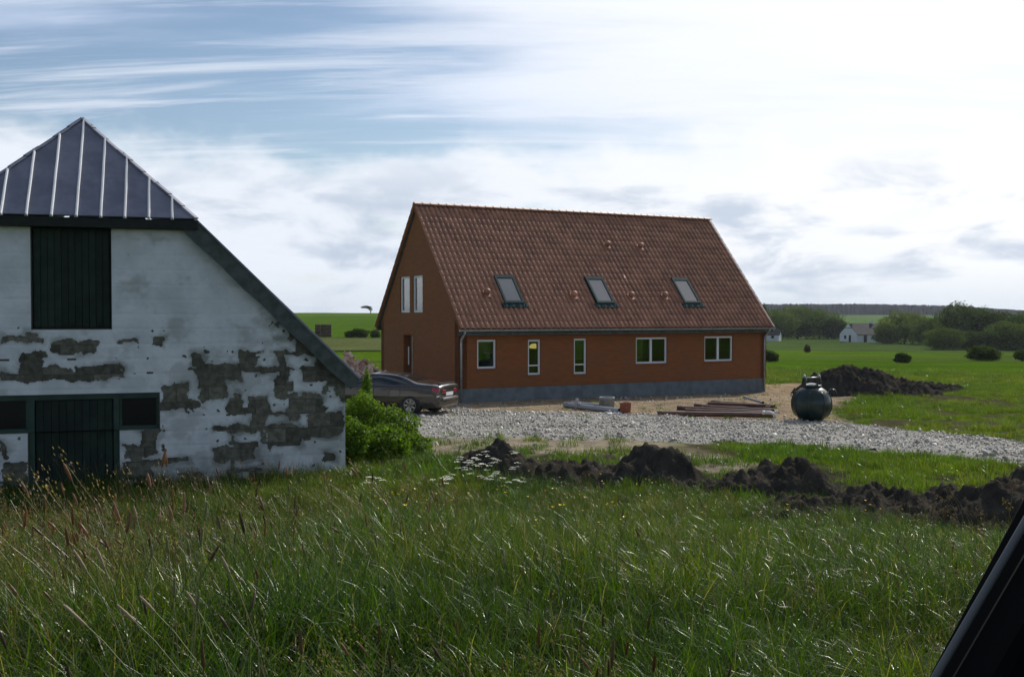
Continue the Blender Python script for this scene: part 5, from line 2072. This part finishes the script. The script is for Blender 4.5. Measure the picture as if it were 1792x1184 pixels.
far_tree(1338, 531, 10, 350, TG_D, 'narrow pointed tree rising just past the house verge', 54, n=900)
far_tree(1346, 613, 26, 98, TG_D, 'dark bush in the meadow close to the house corner', 55, 'bushes in the meadow', 1600, name='bush')
far_tree(1580, 617, 24, 96, TG_D, 'small dark bush alone in the middle of the meadow', 56, 'bushes in the meadow', 1200, name='bush')
far_tree(1722, 604, 46, 110, TG_D, 'large dark bush in the meadow before the wood', 57, 'bushes in the meadow', 2400, name='bush')
far_tree(1795, 612, 30, 110, TG_D, 'dark bush beside the large bush before the wood', 58, 'bushes in the meadow', 1400, name='bush')
far_tree(1413, 602.5, 9, 175, [(.10, .06, .04), (.08, .05, .03)], 'small brown bush far out in the meadow', 59, 'bushes in the meadow', 500, name='bush')
far_tree(629, 574, 26, 152, TG_D, 'wide dark bush on the field edge beyond the barn', 60, 'bushes on the field edge', 1400, name='bush')
far_tree(612, 578, 15, 152, TG_D, 'small dark bush beside the wide bush on the field edge', 61, 'bushes on the field edge', 800, name='bush')
far_tree(657, 576, 16, 152, TG_D, 'dark bush on the field edge close to the brick gable', 62, 'bushes on the field edge', 800, name='bush')
# wind-bent tree on the skyline
wt_ = Pd(640, 553, 500)
tb_ = gz(wt_.x, wt_.y)
root = empty('tree', (wt_.x + 1.2, wt_.y, tb_), 0, 'lone wind bent tree on the skyline of the far field', 'tree')
lob = [(-2.2, 0, 3.1, 1.5, 1.2, .45), (-.8, 0, 3.3, 1.5, 1.3, .6), (.6, 0, 2.9, 1.3, 1.2, .7), (1.2, 0, 2.0, .9, .9, .6), (-.2, 0, 3.0, 1.2, 1.0, .5)]
v, f, c = leaves(lob, 1500, .17, [(.022, .032, .014)], 63)
npmesh('crown', v, f, MAT['leaf'], root, False, c)
MB().tube([(1.3, 0, -.3), (1.2, 0, 1.2), (.4, 0, 2.3), (-.6, 0, 3.0)], [.28, .22, .16, .08], 7).build('trunk', MAT['bark'], root, True)
# stacked bales
hp_ = Pd(566, 590, 160)
hz_ = gz(hp_.x, hp_.y)
hs_ = empty('bale_stack', (hp_.x, hp_.y, hz_), R(8), 'square brown stack of straw bales on the field beyond the barn', 'bale stack')
MAT['straw'] = principled('old_straw', (.115, .075, .045), .95, var=.35, vscale=2, rand=.2, bump=.04, bscale=6)
for lv in range(4):
    for q in range(3):
        m = MB().box(-1.25 + q * .84, -1.25 + q * .84 + .81, -.6, .6, lv * .47, lv * .47 + .455)
        m.build('bale', MAT['straw'], hs_, bevel=.05)

# ------------------------------------------------------------------ far farmhouses
MAT['farwall'] = principled('far_whitewash', (.62, .64, .66), .9, var=.12, vscale=.6)
MAT['farroof'] = principled('far_roof', (.022, .022, .024), .9, var=.3, vscale=.8)


def farmhouse(base, yaw, L, Wd, eave, ridge, label, doors, hip=.0):
    o = empty('farmhouse', base, yaw, label, 'farmhouse')
    w_ = MB()
    w_.add([(0, 0, -.6), (L, 0, -.6), (L, Wd, -.6), (0, Wd, -.6), (0, 0, eave), (L, 0, eave), (L, Wd, eave), (0, Wd, eave), (0, Wd / 2, ridge - .1), (L, Wd / 2, ridge - .1)],
           [(0, 1, 5, 4), (1, 2, 6, 9, 5), (2, 3, 7, 6), (3, 0, 4, 8, 7)])
    w_.build('wall', MAT['farwall'], o)
    r_ = MB()
    hz = hip
    for s_ in (0, 1):
        f_ = (lambda v: v) if s_ == 0 else (lambda v: Wd - v)
        r_.prism([(-.15, f_(-.35), eave - .2), (L + .3, f_(-.35), eave - .2), (L + .3, Wd / 2, ridge), (hip, Wd / 2, ridge), (hip * .1 - .15, f_(Wd * .28), eave + (ridge - eave) * .56)], (0, 0, .12))
    if hip:
        r_.prism([(hip, Wd / 2, ridge + .1), (hip * .1 - .2, Wd * .28, eave + (ridge - eave) * .56), (hip * .1 - .2, Wd * .72, eave + (ridge - eave) * .56)], (0, 0, .1))
    rf = r_.build('roof', MAT['farroof'], o, fixn=True)
    MB().box(L * .55, L * .55 + .6, Wd / 2 - .3, Wd / 2 + .3, ridge - .3, ridge + .8).build('chimney', MAT['farwall'], rf)
    for (face, a, b_, c, d) in doors:
        m = MB()
        if face == 'g':
            m.box(-.04, .05, a, b_, c, d)
        else:
            m.box(a, b_, -.04, .05, c, d)
        m.build('window' if c > .5 else 'door', MAT['dark_pane'], o)
    return o


fb = Pd(1500, 599, 300)
farmhouse((fb.x, fb.y, gz(fb.x, fb.y)), R(22), 15, 7.5, 2.3, 5.3, 'low white farmhouse with dark half-hipped roof among the trees',
          [('g', 2.6, 3.5, 0, 2.0), ('g', 4.6, 5.5, .9, 1.9), ('f', 2.4, 3.5, 0, 2.1), ('f', 5.2, 6.1, .9, 1.8), ('f', 8, 8.9, .9, 1.8)], hip=1.4)
fb = Pd(1333, 588, 310)
farmhouse((fb.x, fb.y, gz(fb.x, fb.y)), R(-25), 5, 4, 1.9, 3.4, 'small white cottage just past the corner of the brick house', [('f', 2.8, 3.6, .8, 1.6), ('g', 1, 1.8, 0, 1.8)])

# wood on the far ridge
vs, fs, cs, k = [], [], [], 0
r2 = np.random.default_rng(9)
for q in range(3200):
    dist = r2.uniform(1330, 1500)
    px = r2.uniform(1290, 2000)
    bx = (px - CX) / F * dist
    gb = float(ground_z(bx, dist))
    ytop = np.interp(px, [1290, 1350, 1500, 1650, 1792, 2000], [533, 531.5, 531, 533.5, 543, 548]) + r2.normal(0, .9)
    h = max(5.0, CAMZ - (ytop - HY) / F * dist - gb)
    wd = r2.uniform(1.8, 3.6)
    h *= r2.uniform(.82, 1.0)
    n_ = 6
    rings_ = [(.0, .75), (.35, 1.0), (.7, .75), (.92, .35)]
    a0 = r2.uniform(0, 6)
    vv = []
    for t, rr in rings_:
        a = a0 + np.arange(n_) * 2 * np.pi / n_
        rad = wd * rr * r2.uniform(.75, 1.2, n_)
        vv.append(np.stack([bx + rad * np.cos(a), dist + rad * np.sin(a), np.full(n_, gb + h * t - .5)], -1))
    vv.append(np.array([[bx, dist, gb + h]] * n_))
    vv = np.concatenate(vv)
    vs.append(vv)
    for i in range(4):
        for j in range(n_):
            fs.append((k + i * n_ + j, k + i * n_ + (j + 1) % n_, k + (i + 1) * n_ + (j + 1) % n_, k + (i + 1) * n_ + j))
    cs.append(np.tile(np.array([.020, .028, .022]) * r2.uniform(.6, 1.4), (len(vv), 1)))
    k += len(vv)
wood = npmesh('far_wood', np.concatenate(vs), np.array(fs), MAT['farleaf'], None, False, np.concatenate(cs))
tag(wood, 'dark far-off wood along the ridge on the horizon', kind='stuff')

# ------------------------------------------------------------------ the car the picture is taken from: its front door pillar
def pil(px, py, d):
    return Vector(((px - CX) / F * d, d, CAMZ - (py - HY) / F * d))


MAT['trim'] = principled('shade_black_trim', (.0025, .0025, .003), .85, spec=.05)  # near-black colour stands in for the shade inside the car
MAT['seal'] = principled('rubber_seal', (.12, .122, .128), .6, spec=.3)
a_, b_ = pil(1792, 868, .62), pil(1628, 1184, .62)
ax = (a_ - b_).normalized()
root = empty('car_door', (b_.x - .05, .62, gz(b_.x, .62)), 0, 'dark shaded door pillar with grey rubber seal of the car in the near corner', 'car door')
o3 = Vector(root.location)
lo, hi_ = b_ - ax * .42, a_ + ax * .30
sd = Vector((ax.z, 0, -ax.x))          # away from the opening, to the lower right
if sd.x < 0:
    sd = -sd
m = MB()
m.prism([lo - o3, hi_ - o3, hi_ + sd * .017 - o3, lo + sd * .017 - o3], (0, -.05, 0))
m.build('window_frame', MAT['trim'], root, fixn=True, bevel=.004)
s0_, s1_ = pil(1645, 1184, .56), pil(1792, 925, .56)
sx_ = (s1_ - s0_).normalized()
m = MB()
m.tube([s0_ - sx_ * .38 - o3, (s0_ + s1_) / 2 - o3, s1_ + sx_ * .28 - o3], .0022, 10)
m.build('rubber_seal', MAT['seal'], root, True)
m = MB()
q0_, q1_ = s0_ - sx_ * .38 + sd * .0035, s1_ + sx_ * .28 + sd * .0035
m.prism([q0_ - o3, q1_ - o3, q1_ + sd * .16 - o3, q0_ + sd * .30 - o3], (0, -.05, 0))
m.build('pillar', MAT['trim'], root, fixn=True, bevel=.01)
zf = lo.z - o3.z
MB().box(lo.x - o3.x - .75, lo.x - o3.x + .55, .0, .09, .16, zf + .03).build('door_panel', MAT['trim'], root, bevel=.015)
MB().box(lo.x - o3.x - .85, lo.x - o3.x + .60, .0, .12, 0.0, .155).build('door_sill', MAT['trim'], root, bevel=.015)

# ------------------------------------------------------------------ thin haze over the plain
hz = MB().box(-2750, 2750, -2750, 2750, -8.5, 32).build('haze', None)
hm = bpy.data.materials.new('haze')
hm.use_nodes = True
for n_ in list(hm.node_tree.nodes):
    hm.node_tree.nodes.remove(n_)
hbn = NB(hm.node_tree)
pv = hbn.n('ShaderNodeVolumePrincipled')
pv.inputs['Color'].default_value = (.80, .88, 1.0, 1)
pv.inputs['Density'].default_value = .0001
pv.inputs['Anisotropy'].default_value = .2
hbn.l(pv.outputs[0], hbn.n('ShaderNodeOutputMaterial').inputs['Volume'])
hz.data.materials.append(hm)
tag(hz, kind='stuff')
